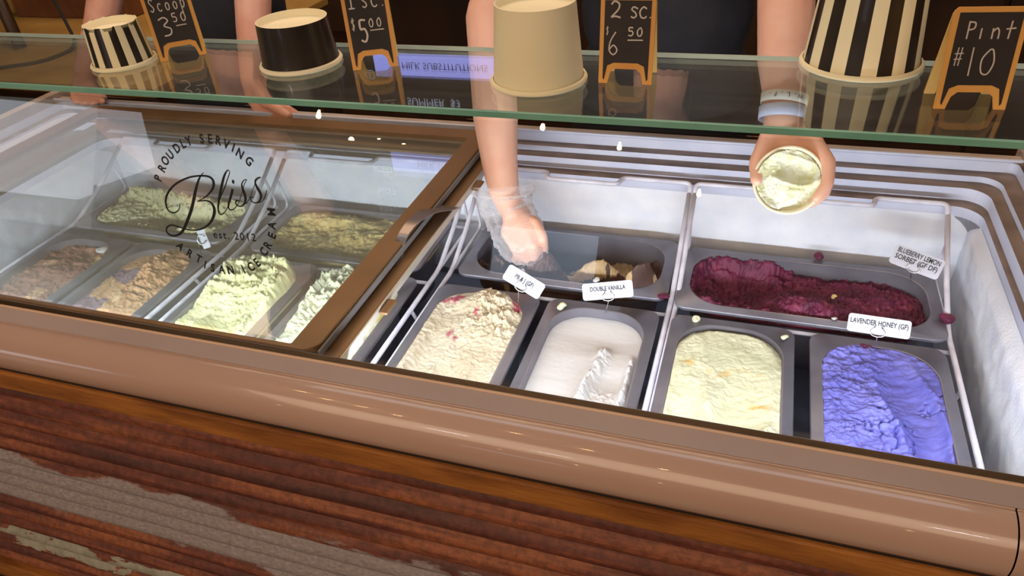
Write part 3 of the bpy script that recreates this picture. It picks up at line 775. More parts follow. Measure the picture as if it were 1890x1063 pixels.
def dec(st):
    out=[]
    for X,Y,w_ in st:
        q=pane_pt(*cpx(X,Y))-cen; out.append((q.dot(XA),q.dot(UP),w_*.00024))
    return out
bl=[[(206,532,5),(204,565,6),(185,592,7),(155,600,8),(125,585,9),(108,550,12),(104,510,13),(118,460,12),(160,405,11),(215,368,10),(280,342,9),(350,332,9),(405,335,10),(438,352,13),(452,388,16),(442,430,13),(405,475,8),(365,503,5),(332,518,4)],
 [(332,518,4),(395,512,7),(435,530,12),(457,575,17),(450,630,16),(420,680,12),(375,713,9),(320,727,7),(260,722,7),(200,703,8),(150,690,8),(118,702,9),(108,728,10),(128,758,11),(170,767,11),(208,752,13),(238,712,16),(268,640,18),(295,560,18),(318,450,17),(340,370,12),(360,330,7),(380,308,4)],
 [(488,528,5),(505,480,6),(530,420,7),(553,355,6),(567,310,5),(560,292,5),(545,300,8),(525,345,13),(505,430,15),(490,510,14),(484,570,10),(492,606,7),(512,612,6),(540,585,5),(568,530,5)],
 [(590,428,14),(577,480,14),(563,530,12),(560,565,9),(578,580,6),(605,568,5),(632,530,4),(655,465,4),(672,400,4),(692,360,4)],
 [(692,360,5),(672,364,5),(656,392,8),(664,430,14),(680,475,16),(682,515,13),(662,548,8),(632,552,6),(612,532,8),(620,512,7),(640,515,5)],
 [(655,548,4),(695,525,4),(722,470,4),(745,410,4),(765,362,4),(795,343,5)],
 [(795,343,5),(770,346,5),(752,372,8),(764,410,14),(787,450,16),(796,488,13),(780,520,8),(748,528,6),(722,510,7),(725,488,7),(745,490,5)],
 [(770,528,4),(800,520,4),(822,490,5),(838,435,4)]]
ribbon([dec(s) for s in bl],cen,XA,UP,NR,'script_word',M_decal,gd)
q=pane_pt(*cpx(594,375))-cen
dot=[]
for k in range(2): pass
V=[cen+q+NR*.0005+XA*(.0019*math.cos(a))+UP*(.0024*math.sin(a)) for a in np.linspace(0,2*PI,17)[:-1]]
adopt(link('script_dot',mesh('dot',V,[tuple(range(16))],M_decal)),gd)

# ------------------------------------------------------------------ cups
def cup(loc,rr,rb,h,label,mats,fn=None,tear=False,n=96,name='paper_cup'):
    e=empty(name,loc,label,'cup')
    # standing upside down: rolled rim below, base on top
    prof=[(rr-.0035,.0045),(rr-.0012,.0005),(rr+.0002,.0005),(rr+.0012,.0025),(rr,.0048),(rr-.0022,.0055)]
    V,F,MI=lathe(prof,n); link('rolled_rim',mesh('rolled_rim',V,F,mats[0],True),e)
    r1=rr-.0030
    prof=[(r1,.0045)]+[(r1+(rb-r1)*t,.0045+(h-.0045)*t) for t in np.linspace(.1,1,9)]
    V,F,MI=lathe(prof,n,fn=fn)
    if tear:
        nn=len(prof)
        for k in range(n):
            i=(nn-1)*n+k; x,y,z_=V[i]; a=k/n*2*PI
            dz=-.0035 if (int(k/5)%2==0 and random.random()<.9) else 0.0008
            V[i]=(x,y,z_+dz)
    link('wall',mesh('cup_wall',V,F,[mats[0],mats[1]] if len(mats)>1 else mats,True,MI if fn else None),e)
    prof=[(rb,h),(rb-.0008,h+.0003),(rb-.0016,h),(rb-.002,h-.007),(rb-.003,h-.0075),(.0,h-.0075)]
    V,F,MI=lathe(prof,n); link('recessed_base',mesh('base',V,F,mats[0] if not fn and len(mats)==1 else M_cream,True),e)
    prof=[(r1-.0008,.005),(rb-.001,h-.008)]
    V,F,MI=lathe(prof,n); link('inner_wall',mesh('inner',V,[f_[::-1] for f_ in F],M_white,True),e)
    return e
def stripes(nst,off=0): return lambda i,k: int(((k+off)/96*nst))%2
cup((-.768,.714,ZS),.0388,.0316,.0507,'small black and white striped paper cup upside down, leftmost on the shelf',[M_cream,M_blk],stripes(24,2),True)
cup((-.524,.739,ZS),.0480,.0409,.0524,'plain black paper cup upside down on the shelf, left of the 1 sc. board',[M_white,M_blk],lambda i,k:1)
cup((-.222,.717,ZS),.0502,.0409,.0805,'plain cream paper cup upside down in the middle of the shelf',[M_cream])
cup((.0936,.803,ZS),.0577,.0470,.092,'large black and white striped paper cup upside down, rightmost on the shelf',[M_cream,M_blk],stripes(24,1))

# ------------------------------------------------------------------ price boards
def board(bl_,br,h,label,strokes,back=.035,lean=.16,rt=None):
    """bl_, br: front feet on the shelf, world xy"""
    p=Vector((bl_[0],bl_[1],ZS)); q=Vector((br[0],br[1],ZS)); r=(q-p).normalized(); W=(q-p).length
    bk=Vector((-r.y,r.x,0)); c=(p+q)/2
    e=empty('price_board',c,label,'sign','chalkboard price signs on the glass shelf')
    u=(bk*lean+Vector((0,0,1))).normalized(); nrm=r.cross(u).normalized()   # towards the customer
    fw=.0042; th=.0025
    def prism(poly,mt,name,off0,off1,o=p,uu=u,nn=nrm,par=e):
        k=len(poly); V=[o+r*a+uu*b_+nn*off0 for a,b_ in poly]+[o+r*a+uu*b_+nn*off1 for a,b_ in poly]
        F=[tuple(range(k)),tuple(range(2*k-1,k-1,-1))]+[(i,(i+1)%k,k+(i+1)%k,k+i) for i in range(k)]
        bm=bmesh.new(); vs=[bm.verts.new(v) for v in V]
        for f_ in F: bm.faces.new([vs[i] for i in f_])
        bmesh.ops.recalc_face_normals(bm,faces=bm.faces)
        bmesh.ops.triangulate(bm,faces=[f_ for f_ in bm.faces if len(f_.verts)>4])
        return adopt(link(name,bm_mesh(bm,name,mt)),par)
    leg=.010; fh=.0175
    fp=[(0,0),(leg*.9,0),(leg*1.15,fh-.007),(leg*1.6,fh-.003),(W-leg*1.6,fh-.003),(W-leg*1.15,fh-.007),(W-leg*.9,0),(W,0),(W,h-.003),(W-.003,h),(.003,h),(0,h-.003)]
    prism(fp,M_pine,'front_frame',-.0012,.0012)
    ip=[(fw,fw+.001),(leg*.55,fw-.001),(leg*.85,fh),(leg*1.5,fh+.003),(W-leg*1.5,fh+.003),(W-leg*.85,fh),(W-leg*.55,fw-.001),(W-fw,fw+.001),(W-fw,h-fw),(fw,h-fw)]
    prism(ip,M_chalk,'writing_panel',.0012,.0016)
    ub=(-bk*.0+Vector((0,0,1))); top=p+u*(h-.003)
    bo=p+bk*back; ub=(top-bo); hb=ub.length; ub.normalize(); nb=r.cross(ub).normalized()
    prism([(a,b_*hb/h if b_>.02 else b_) for a,b_ in fp],M_pine2,'rear_frame',-.0022,-.0002,bo,ub,nb)
    if strokes: ribbon([[ (x*W,y*h,w_) for x,y,w_ in s] for s in strokes],p+nrm*.0018,r,u,nrm,'chalk_writing',M_chalkink,e)
    return e
def S_(w_,*pts): return [(x,y,w_) for x,y in pts]
# glyph strokes in unit boxes
G={'h':[[(0,1),(0,0)],[(0,.45),(.3,.6),(.55,.45),(.55,0)]],
'H':[[(0,1),(.05,0)],[(.6,1),(.6,0)],[(0,.5),(.6,.5)]],
'a':[[(.5,.6),(.15,.6),(0,.3),(.2,0),(.5,.3),(.5,.6),(.55,0)]],
'l':[[(.1,1),(.1,0)]],'f':[[(.55,.95),(.25,1),(.2,.6),(.2,0)],[(0,.55),(.5,.55)]],
't':[[(.3,1),(.25,0)],[(0,.65),(.65,.65)]],'+':[[(.35,1),(.3,0)],[(0,.55),(.75,.6)]],
'S':[[(.55,.85),(.3,1),(.05,.8),(.3,.5),(.5,.25),(.25,0),(0,.15)]],
's':[[(.5,.5),(.2,.6),(.05,.45),(.3,.3),(.4,.12),(.2,0),(0,.08)]],
'c':[[(.5,.5),(.25,.6),(0,.35),(.1,.05),(.35,0),(.5,.1)]],
'o':[[(.25,.6),(0,.35),(.15,.02),(.45,.1),(.5,.45),(.25,.6)]],
'p':[[(0,.6),(.02,-.45)],[(0,.5),(.3,.65),(.5,.4),(.3,.05),(.02,.12)]],
'3':[[(0,.9),(.35,1),(.55,.8),(.25,.55),(.6,.35),(.5,.05),(.1,0)]],
'5':[[(.55,1),(.1,1),(.08,.6),(.4,.6),(.55,.3),(.35,0),(0,.08)]],
'0':[[(.3,1),(.02,.6),(.1,.08),(.4,0),(.58,.45),(.45,.95),(.3,1)]],
'1':[[(.05,.75),(.25,1),(.25,0)],[(0,0),(.5,0)]],'I':[[(.2,1),(.22,0)]],
'2':[[(0,.8),(.2,1),(.5,.85),(.45,.5),(0,.02)],[(0,.02),(.3,.08),(.62,0)]],
'6':[[(.35,1),(.08,.6),(.02,.2),(.25,0),(.45,.2),(.25,.42),(.05,.25)]],
'$':[[(.5,.8),(.25,.9),(.1,.7),(.4,.45),(.25,.15),(0,.2)],[(.28,1.05),(.24,0)]],
'.':[[(.1,.06),(.15,.0)]],'P':[[(.05,1),(.05,0)],[(.05,.95),(.5,.9),(.5,.6),(.05,.5)]],
'i':[[(.1,.6),(.1,0)]],'n':[[(0,.6),(.02,0)],[(.02,.4),(.3,.6),(.5,.4),(.52,0)]],
'#':[[(.2,1),(.12,0)],[(.45,1),(.37,0)],[(0,.65),(.6,.68)],[(0,.35),(.55,.38)]],
'_':[[(0,0),(.6,.05),(1,.05)]]}
def word(s,x,y,w_,h,adv,lw=.0012,slant=0):
    out=[]
    for i,ch in enumerate(s):
        if ch==' ': continue
        for st in G[ch]: out.append([(x+i*adv+a*w_+slant*b_*h,y+b_*h,lw) for a,b_ in st])
    return out
board((-.7197,.7235),(-.6767,.7593),.096,'half scoop 3.50 chalkboard, leftmost price sign on the shelf',
 word('Half',.20,.80,.13,.12,.17)+word('Scoop',.14,.60,.14,.15,.16)+word('3',.22,.30,.34,.22,.3,.0016)+word('50',.52,.45,.15,.10,.18,.0013)+word('_',.55,.40,.22,.05,.3))
board((-.4454,.7219),(-.3985,.7434),.094,'1 sc. 5.00 chalkboard standing between the black cup and the cream cup',
 word('1',.14,.70,.26,.17,.3,.0015)+word('sc.',.44,.70,.22,.19,.2,.0014)+word('$',.14,.45,.13,.14,.2)+word('5',.30,.32,.26,.24,.3,.0022)+word('00',.52,.48,.14,.09,.17)+word('_',.52,.44,.3,.05,.3))
board((-.1580,.7175),(-.1039,.7175),.0835,'2 sc. 6.50 chalkboard, right of the cream cup',
 word('2',.20,.76,.28,.18,.3,.0016)+word('sc.',.56,.76,.24,.2,.16,.0014)+word('$',.12,.56,.08,.10,.2,.0008)+word('6',.18,.34,.34,.26,.3,.0013)+word('50',.53,.56,.15,.09,.16,.0013)+word('_',.52,.51,.28,.05,.3,.0012))
board((.1468,.6898),(.2026,.6951),.0835,'Pint 10 chalkboard, rightmost price sign on the shelf',
 word('Pin+',.22,.70,.17,.17,.17,.0012)+word('#',.12,.44,.2,.18,.3,.0009)+word('I',.30,.34,.3,.28,.3,.0011)+word('0',.50,.36,.3,.24,.3,.0012))

# ------------------------------------------------------------------ flavour tags
def tag(c4,y,lines,label,spike,size=.0085,ypos=None,fit=.86):
    """c4: pixel centre-left, centre-right, height px"""
    (ax,ay),(bx_,by_),hp_=c4
    mid=P((ax+bx_)/2,(ay+by_)/2,y); nrm=(Vector(C0)-mid).normalized()
    def on(px,py):
        d=Vector(RM@np.array([(px-CX)/FPX,(py-CY)/FPX,1.0])); c=Vector(C0); t=(mid-c).dot(nrm)/d.dot(nrm); return c+d*t
    A,B=on(ax,ay),on(bx_,by_); r=(B-A).normalized(); W=(B-A).length; u=nrm.cross(r).normalized(); Hh=hp_*(mid-Vector(C0)).length/FPX
    sp=Vector(spike); e=empty('flavour_tag',sp,label,'tag','white flavour name tags standing in the ice cream')
    lp=rrect(-W/2,W/2,-Hh/2,Hh/2,Hh*.16,5,0)
    V=[mid+r*x+u*y_ for x,y_,_ in lp]; k=len(V); V+=[v-nrm*.0012 for v in V]
    F=[tuple(range(k)),tuple(range(2*k-1,k-1,-1))]+[(i,k+i,k+(i+1)%k,(i+1)%k) for i in range(k)]
    adopt(link('card',mesh('card',V,F,M_tagm)),e)
    n=len(lines)
    for i,s in enumerate(lines):
        if not s: continue
        me=text_mesh(s,size,M_inkg,.00005,bold=.00018); wd=max(v.co.x for v in me.vertices)-min(v.co.x for v in me.vertices)
        for v in me.vertices: v.co.x*=fit*W/wd
        o=link('lettering',me); yo=(ypos or 0)*Hh+((n-1)/2-i)*size*.95
        adoptM(o,e,frame_mat(mid+u*yo+nrm*.0004,r,u))
    # wire clip: two loops in front of the card, then a spike down into the ice cream
    dn=-Vector((0,0,1)); base=mid-u*Hh*.38+nrm*.001
    hl=[base+r*(-.004)+u*.0085+nrm*.0015,base+r*(-.0045)+u*.006+nrm*.003,base+r*(-.009)+u*.001+nrm*.003,base+r*(-.007)-u*.004+nrm*.002,base-u*.006+nrm*.002,base+r*.007-u*.004+nrm*.002,base+r*.009+u*.001+nrm*.003,base+r*.0045+u*.006+nrm*.003,base+r*.004+u*.0085+nrm*.0015]
    V,F=tube_vf(round_path(hl,.003,3),.0009,8); adopt(link('wire_clip',mesh('clip',V,F,M_chrome,True)),e)
    V,F=tube_vf([base-u*.006+nrm*.002,sp],.0007,8); adopt(link('wire_spike',mesh('spike',V,F,M_chrome,True)),e)
    return e
def at_h(px,py,z): return PZ(px,py,z)
tag(((934,500),(1000,540),31),.80,['PB & J (GF)'],'tilted white PB & J (GF) tag, leftmost of the upright name tags',at_h(957,575,ZP-.012),.0090,.05,.50)
tag(((1075,540),(1168,532),31),.83,['DOUBLE VANILLA'],'white DOUBLE VANILLA name tag above the vanilla pan',at_h(1117,580,ZP-.015),.0088,.12,.70)
tag(((1564,593),(1680,610),30),.83,['LAVENDER HONEY (GF)'],'white LAVENDER HONEY name tag above the lavender pan',at_h(1614,652,ZP-.008),.0092,.12,.92)
tag(((1647,466),(1737,500),33),1.03,['BLUEBERRY LEMON','SORBET (GF DF)'],'white BLUEBERRY LEMON SORBET tag at the right rear corner',at_h(1680,526,ZP-.03),.0105,.10,.86)
tag(((369,424),(383,458),12),.86,[''],'small clear tag seen edge-on under the lid behind the coffee ice cream',at_h(374,478,ZP-.01),.006)

# ------------------------------------------------------------------ crumbs
def crumb(p,r,mt,label,seed,name='ice_cream_crumb'):
    bm=bmesh.new(); bmesh.ops.create_icosphere(bm,subdivisions=3,radius=r)
    rnd=random.Random(seed); off=[Vector((rnd.uniform(-1,1),rnd.uniform(-1,1),rnd.uniform(-1,1))).normalized() for _ in range(14)]; am=[rnd.uniform(-1.1,1.3) for _ in off]
    for v in bm.verts:
        d=v.co.normalized(); s=1+sum(a_*max(0,d.dot(o_)-.55) for a_,o_ in zip(am,off)); v.co*=max(.35,s)*.8; v.co.z*=.6
    o=link(name,bm_mesh(bm,name,mt,True),None,label,'crumb'); o.location=p; return o
crumb(PZ(1510,473,ZP)+Vector((0,0,.004)),.008,I_ber,'purple sorbet crumb behind the sorbet pan rim',1)
crumb(PZ(1746,592,ZP)+Vector((.0,0,.004)),.0095,I_ber,'purple sorbet crumb stuck on the right rack wire',2)
crumb(PZ(1097,661,ZP-.002),.0001+.001,I_van,'tiny white crumb on the vanilla ice cream',3) if False else None
crumb(PZ(1539,551,ZP-.012)+Vector((0,0,.004)),.0055,I_peach,'golden crumb on the purple sorbet',4)
crumb(PZ(1539,591,ZP)+Vector((0,0,.004)),.0050,I_van,'white crumb on the front rim of the sorbet pan',5)
crumb(PZ(1597,645,ZP-.004)+Vector((0,0,.004)),.0085,I_ber,'dark berry crumb on the lavender ice cream',6)
crumb(PZ(1040,567,ZP)+Vector((0,0,.003)),.0070,I_crm,'pale crumb on the left rear rim of the vanilla pan',7)
crumb(PZ(1103,519,ZP-.004)+Vector((0,0,.003)),.0060,I_van,'pale crumb stuck on the chocolate pan behind the DOUBLE VANILLA tag',8)
crumb(PZ(1285,590,ZP)+Vector((0,0,.003)),.0080,I_crm,'pale yellow smear on the rear rim of the yellow pan',9)
crumb(PZ(1447,625,ZP)+Vector((0,0,.003)),.0065,I_crm,'pale yellow crumb on the right rim of the yellow pan',10)
crumb(PZ(1228,548,ZP)+Vector((0,0,.002)),.0090,I_ber,'purple smear on the front right corner of the chocolate pan',12)
crumb(PZ(187,465,ZP)+Vector((0,0,.003)),.0090,I_van,'white dab on the brown chocolate ice cream under the lid',11)

# ------------------------------------------------------------------ people
def capsule_bm(bm,p0,r0,p1,r1,n=14):
    p0,p1=Vector(p0),Vector(p1); t=(p1-p0)
    for p,r in ((p0,r0),(p1,r1)):
        bmesh.ops.create_icosphere(bm,subdivisions=2,radius=r,matrix=Matrix.Translation(p))
    if t.length<1e-5: return
    M_=Matrix.Translation((p0+p1)/2)@t.to_track_quat('Z','Y').to_matrix().to_4x4()
    bmesh.ops.create_cone(bm,cap_ends=True,segments=n,radius1=r0,radius2=r1,depth=t.length,matrix=M_)
def ell(bm,c,rx,ry,rz,M3=None):
    M_=Matrix.Translation(c)@(M3.to_4x4() if M3 else Matrix.Identity(4))@Matrix.Diagonal((rx,ry,rz,1))
    bmesh.ops.create_icosphere(bm,subdivisions=3,radius=1,matrix=M_)
def chain(bm,pts):
    for (a,ra),(b_,rb_) in zip(pts[:-1],pts[1:]): capsule_bm(bm,a,ra,b_,rb_)
def solidify(bm,name,mt,voxel,it=6):
    me=bpy.data.meshes.new('tmp'); bm.to_mesh(me); bm.free(); o=bpy.data.objects.new('tmp',me); COL.objects.link(o)
    rm=o.modifiers.new('r','REMESH'); rm.mode='VOXEL'; rm.voxel_size=voxel; rm.use_smooth_shade=True
    sm=o.modifiers.new('s','SMOOTH'); sm.factor=.5; sm.iterations=it
    dg=bpy.context.evaluated_depsgraph_get(); out=bpy.data.meshes.new_from_object(o.evaluated_get(dg)); bpy.data.objects.remove(o); bpy.data.meshes.remove(me)
    out.name=name; out.materials.clear(); out.materials.append(mt)
    out.polygons.foreach_set('use_smooth',[True]*len(out.polygons)); return out
def torso(bm,cx,cy,fat=0,hips=True):
    s=1+fat
    ell(bm,(cx,cy,.02),.165*s,.115*s,.16); ell(bm,(cx,cy,.18),.150*s,.100*s,.16); ell(bm,(cx,cy-.01,.33),.165*s,.110*s,.15)
    ell(bm,(cx,cy-.01,.43),.175*s,.085*s,.075)
M_eye=mat('eye_white',(225,222,215),.3); M_iris=mat('brown_iris',(60,40,26),.3); M_lip=mat('lips',(180,96,88),.45)
def person(cx,cy,label,arms,skin,voxel=.0042):
    e=empty('person',(cx,cy,ZF),label,'person')
    bm=bmesh.new(); torso(bm,cx,cy)
    chain(bm,[((cx,cy,.42),.062),((cx,cy-.03,.56),.050)])
    ell(bm,(cx,cy-.06,.665),.075,.092,.112); ell(bm,(cx,cy-.085,.61),.052,.06,.055)
    ell(bm,(cx,cy-.157,.655),.011,.018,.018); ell(bm,(cx,cy-.142,.62),.026,.012,.008)
    for s in (-1,1):
        ell(bm,(cx+s*.076,cy-.055,.66),.010,.018,.030); chain(bm,[((cx+s*.048,cy-.136,.690),.007),((cx+s*.020,cy-.146,.692),.007)])
        chain(bm,[((cx+s*.085,cy,.0),.088),((cx+s*.09,cy-.02,-.42),.058),((cx+s*.095,cy+.02,-.84),.040),((cx+s*.10,cy-.11,-.885),.030)])
    for a in arms:
        for c in a: chain(bm,c)
    body=solidify(bm,'body',skin,voxel,5); adopt(link('body',body),e)
    for s in (-1,1):
        bm=bmesh.new(); ell(bm,(cx+s*.032,cy-.1385,.670),.014,.009,.007); ey=adopt(link('eye',bm_mesh(bm,'eye',M_eye,True)),e)
        bm=bmesh.new(); ell(bm,(cx+s*.032,cy-.1450,.670),.006,.004,.006); ir=link('iris',bm_mesh(bm,'iris',M_iris,True)); adopt(ir,ey)
        ir.matrix_parent_inverse=Matrix.Identity(4)
    bm=bmesh.new(); ell(bm,(cx,cy-.1455,.617),.024,.009,.0045); adopt(link('lips',bm_mesh(bm,'lips',M_lip,True)),e)
    bm=bmesh.new(); torso(bm,cx,cy,.07); chain(bm,[((cx,cy,.42),.075),((cx,cy-.01,.485),.066)])
    for a in arms:
        (p0,r0),(p1,r1)=a[0][0],a[0][1]; p0,p1=Vector(p0),Vector(p1); chain(bm,[(p0,r0+.006),(p0.lerp(p1,.62),r1+.012)])
    adopt(link('shirt',solidify(bm,'shirt',M_black,.006,4)),e)
    bm=bmesh.new(); ell(bm,(cx,cy,-.04),.180,.130,.14)
    for s in (-1,1): chain(bm,[((cx+s*.085,cy,-.03),.100),((cx+s*.09,cy-.02,-.42),.070),((cx+s*.095,cy+.02,-.86),.055)])
    adopt(link('trousers',solidify(bm,'trousers',M_trouser,.008,4)),e)
    bm=bmesh.new()
    for s in (-1,1): ell(bm,(cx+s*.10,cy-.06,-.885),.045,.115,.038)
    adopt(link('shoes',solidify(bm,'shoes',M_black,.006,3)),e)
    bm=bmesh.new(); ell(bm,(cx,cy-.035,.700),.088,.098,.095); ell(bm,(cx,cy+.05,.60),.055,.035,.10)
    adopt(link('hair',solidify(bm,'hair',M_hair,.005,2)),e)
    return e
sk=M_skin
# -- right-hand server: gloved right hand in the chocolate pan, left hand holding the cup
bX,bY=-.185,1.42
W1=P(930,352,1.062); E1=P(904,30,1.17)
F1=P(915,220,1.105)
armR=[[((bX-.185,bY-.01,.43),.050),(E1,.041)],[(E1,.041),(F1,.039),(P(922,300,1.08),.032),(W1,.0275)]]
def hand_chains(wrist,palm,kn,fingers,thumb,rp=.021):
    out=[[(wrist,.026),(palm,rp)]]
    for k_,f_ in zip(kn,fingers):
        out.append([(palm,rp*.86),(k_,.0128)])
        out.append([(k_,.0118)]+[(p,r) for p,r in zip(f_,(.0098,.0088,.0074))])
    for a,b_ in zip(kn[:-1],kn[1:]): out.append([(a,.0115),(b_,.0115)])
    out.append([(wrist,.020),(thumb[0],.0155)]); out.append([(thumb[0],.0150),(thumb[1],.0115),(thumb[2],.0085)])
    return out
pal=P(950,400,1.050)
kn=[P(987,413,1.030),P(972,428,1.022),P(954,436,1.020),P(936,430,1.024)]
fg=[[P(1002,440,1.015),P(1004,462,1.020),P(992,474,1.030)],[P(985,455,1.000),P(988,476,1.008),P(978,484,1.02)],[P(966,460,.998),P(972,480,1.008),P(964,488,1.02)],[P(948,452,1.004),P(956,470,1.012),P(950,478,1.022)]]
th=[P(966,398,1.070),P(992,430,1.062),P(999,455,1.050)]
handR=hand_chains(W1,pal,kn,fg,th)
# cup held in the left hand
CU=P(1455,333,.93); ax=(Vector(C0)-CU).normalized(); ax=(ax+Vector((0,0,-.02))).normalized()
W2=P(1443,222,1.005); E2=P(1452,-30,1.17); F2=P(1448,110,1.075)
armL=[[((bX+.185,bY-.01,.43),.050),(E2,.041)],[(E2,.041),(F2,.037),(P(1446,180,1.03),.0275),(W2,.0245)]]
pal2=P(1462,268,1.000)
kn2=[P(1503,262,.972),P(1512,280,.985),P(1512,300,.998),P(1506,322,1.008)]
fg2=[[P(1530,300,.940),P(1527,340,.915),P(1507,366,.900)],[P(1529,322,.955),P(1522,355,.935),P(1500,374,.925)],[P(1525,335,.97),P(1512,362,.955),P(1490,378,.945)],[P(1515,348,.985),P(1500,368,.975),P(1478,378,.965)]]
th2=[P(1418,262,.985),P(1397,300,.958),P(1396,334,.925)]
handL=hand_chains(W2,pal2,kn2,fg2,th2,.024)
handL.append([(pal2,.024),(P(1440,262,1.0),.022)]); handL.append([(P(1440,258,1.0),.021),(P(1420,268,.985),.017)])
pB=person(bX,bY,'person in a black shirt, one hand gloved in a pan, the other holding a cup',[armR+handR,armL+handL],M_skin)
# glove: thin crumpled plastic bag round hand and wrist
M_glove=bpy.data.materials.new('clear_plastic_glove'); M_glove.use_nodes=True
N,L=nodes(M_glove); b=N['Principled BSDF']; b.inputs['Base Color'].default_value=(.93,.92,.94,1); b.inputs['Roughness'].default_value=.12; b.inputs['Specular IOR Level'].default_value=.8
tr=N.new('ShaderNodeBsdfTransparent'); mx=N.new('ShaderNodeMixShader'); lw=N.new('ShaderNodeLayerWeight'); lw.inputs[0].default_value=.35
ma=N.new('ShaderNodeMath'); ma.operation='MULTIPLY_ADD'; ma.inputs[1].default_value=.65; ma.inputs[2].default_value=.16; L.new(lw.outputs['Facing'],ma.inputs[0])
tl=N.new('ShaderNodeBsdfTranslucent'); tl.inputs[0].default_value=(.95,.95,.97,1); m3=N.new('ShaderNodeMixShader'); m3.inputs[0].default_value=.45; L.new(b.outputs[0],m3.inputs[1]); L.new(tl.outputs[0],m3.inputs[2])
L.new(ma.outputs[0],mx.inputs[0]); L.new(tr.outputs[0],mx.inputs[1]); L.new(m3.outputs[0],mx.inputs[2]); L.new(mx.outputs[0],N['Material Output'].inputs[0])
tcn=N.new('ShaderNodeTexCoord'); nn_=N.new('ShaderNodeTexVoronoi'); nn_.inputs['Scale'].default_value=55; L.new(tcn.outputs['Object'],nn_.inputs[0]); bpn=N.new('ShaderNodeBump'); bpn.inputs['Strength'].default_value=1; bpn.inputs['Distance'].default_value=.005; L.new(nn_.outputs[0],bpn.inputs['Height']); L.new(bpn.outputs[0],b.inputs['Normal'])
def loft_rings(rings,name,mt,seed=1,amp=.004,ns=56):
    V=[];F=[]
    sub=[]
    for i in range(len(rings)-1):
        for k in range(8):
            t=k/8; (c0,a0,b0_,d0),(c1,a1,b1_,d1)=rings[i],rings[i+1]; sub.append((Vector(c0).lerp(Vector(c1),t),a0+(a1-a0)*t,b0_+(b1_-b0_)*t,d0.lerp(d1,t)))
    c,a,b_,d=rings[-1]; sub.append((Vector(c),a,b_,d))
    m_=len(sub)
    for i,(c,a,b_,d) in enumerate(sub):
        tng=(sub[min(i+1,m_-1)][0]-sub[max(i-1,0)][0]).normalized(); r=(d-tng*d.dot(tng)).normalized(); q=tng.cross(r)
        for k in range(ns):
            an=2*PI*k/ns
            n1=float(fbm(np.array([i*.16+40]),np.array([math.cos(an)*1.7+9]),1.6,3,seed,True)[0])+float(fbm(np.array([i*.2]),np.array([math.sin(an)*2.2]),1.5,3,seed+9,True)[0])-.9
            V.append(c+r*((a+n1*amp*2)*math.cos(an))+q*((b_+n1*amp*2)*math.sin(an)))
    for i in range(m_-1):
        for k in range(ns): F.append((i*ns+k,i*ns+(k+1)%ns,(i+1)*ns+(k+1)%ns,(i+1)*ns+k))
    return V,F
dx=Vector((1,0,0))
rings=[(P(928,338,1.072),.060,.048,dx),(P(930,365,1.064),.047,.042,dx),(P(938,395,1.052),.041,.038,dx),(P(954,425,1.035),.044,.036,dx),(P(970,452,1.02),.040,.034,dx),(P(984,472,1.015),.026,.026,dx),(P(990,484,1.014),.006,.008,dx)]
V,F=loft_rings(rings,'glove',M_glove,4,.006)
o=adopt(link('glove',mesh('glove',V,F,M_glove,True)),pB); o['label']='loose clear plastic glove'
# wristbands
def band(p0,p1,r0,r1,mt,name,lab):
    p0,p1=Vector(p0),Vector(p1); t=(p1-p0).normalized(); u=t.cross(Vector((0,1,0))).normalized(); v=t.cross(u); V=[];F=[]; n_=40
    for p,r in ((p0,r0),(p1,r1)):
        for k in range(n_):
            a_=2*PI*k/n_; V.append(p+u*(r*1.06*math.cos(a_))+v*(r*.98*math.sin(a_)))
    for k in range(n_): F.append((k,(k+1)%n_,n_+(k+1)%n_,n_+k))
    o=link(name,mesh(name,V,F,mt,True)); adopt(o,pB); md=o.modifiers.new('s','SOLIDIFY'); md.thickness=.0008; o['label']=lab; return o
M_band=mat('pale_paper_band',(206,200,190),.5); M_band2=mat('lavender_white_band',(196,202,232),.35)
ba,bb=P(1449,176,1.028),P(1446,194,1.020); band(ba,bb,.0300,.0290,M_band,'wristband','pale paper wristband')
bc,bd=P(1444,199,1.018),P(1442,221,1.008); band(bc,bd,.0292,.0288,M_band2,'wristband','lavender white wristband')
mid=(ba+bb)/2; uu=(ba-bb).normalized(); nv=(Vector(C0)-mid); nv=(nv-uu*nv.dot(uu)).normalized(); uu=-uu; rr_=uu.cross(nv).normalized()
for i,ch in enumerate('W.L.F.'):
    a_=(i-2.5)*.27
    o=link('band_letter',text_mesh(ch,.0085,M_ink,.0001,bold=.0001)); rloc=rr_*math.cos(a_)-nv*math.sin(a_); pos=mid+rr_*(.0315*math.sin(a_))+nv*(.0305*math.cos(a_)+.0012)
    adoptM(o,pB,frame_mat(pos,rloc,uu))
# -- left server
aX,aY=-1.20,1.44
Wl=P(160,128,1.27); El=P(205,-60,1.36)
Wr=P(468,150,1.292); Er=P(466,-60,1.36)
aL=[[((aX-.18,aY-.01,.43),.048),(El,.039)],[(El,.039),(P(185,50,1.31),.035),(Wl,.0275)]]
hl=hand_chains(Wl,P(152,158,1.262),[P(140,172,1.250),P(152,176,1.248),P(165,178,1.246),P(177,177,1.245)],
 [[P(138,181,1.238),P(139,186,1.228),P(141,189,1.222)],[P(153,185,1.236),P(155,189,1.226),P(157,191,1.220)],[P(168,186,1.235),P(170,189,1.226),P(172,191,1.22)],[P(182,184,1.235),P(187,186,1.228),P(190,187,1.222)]],
 [P(168,160,1.262),P(183,172,1.250),P(192,180,1.242)],.022)
aR=[[((aX+.18,aY-.01,.43),.048),(Er,.040)],[(Er,.040),(P(468,60,1.325),.036),(Wr,.028)]]
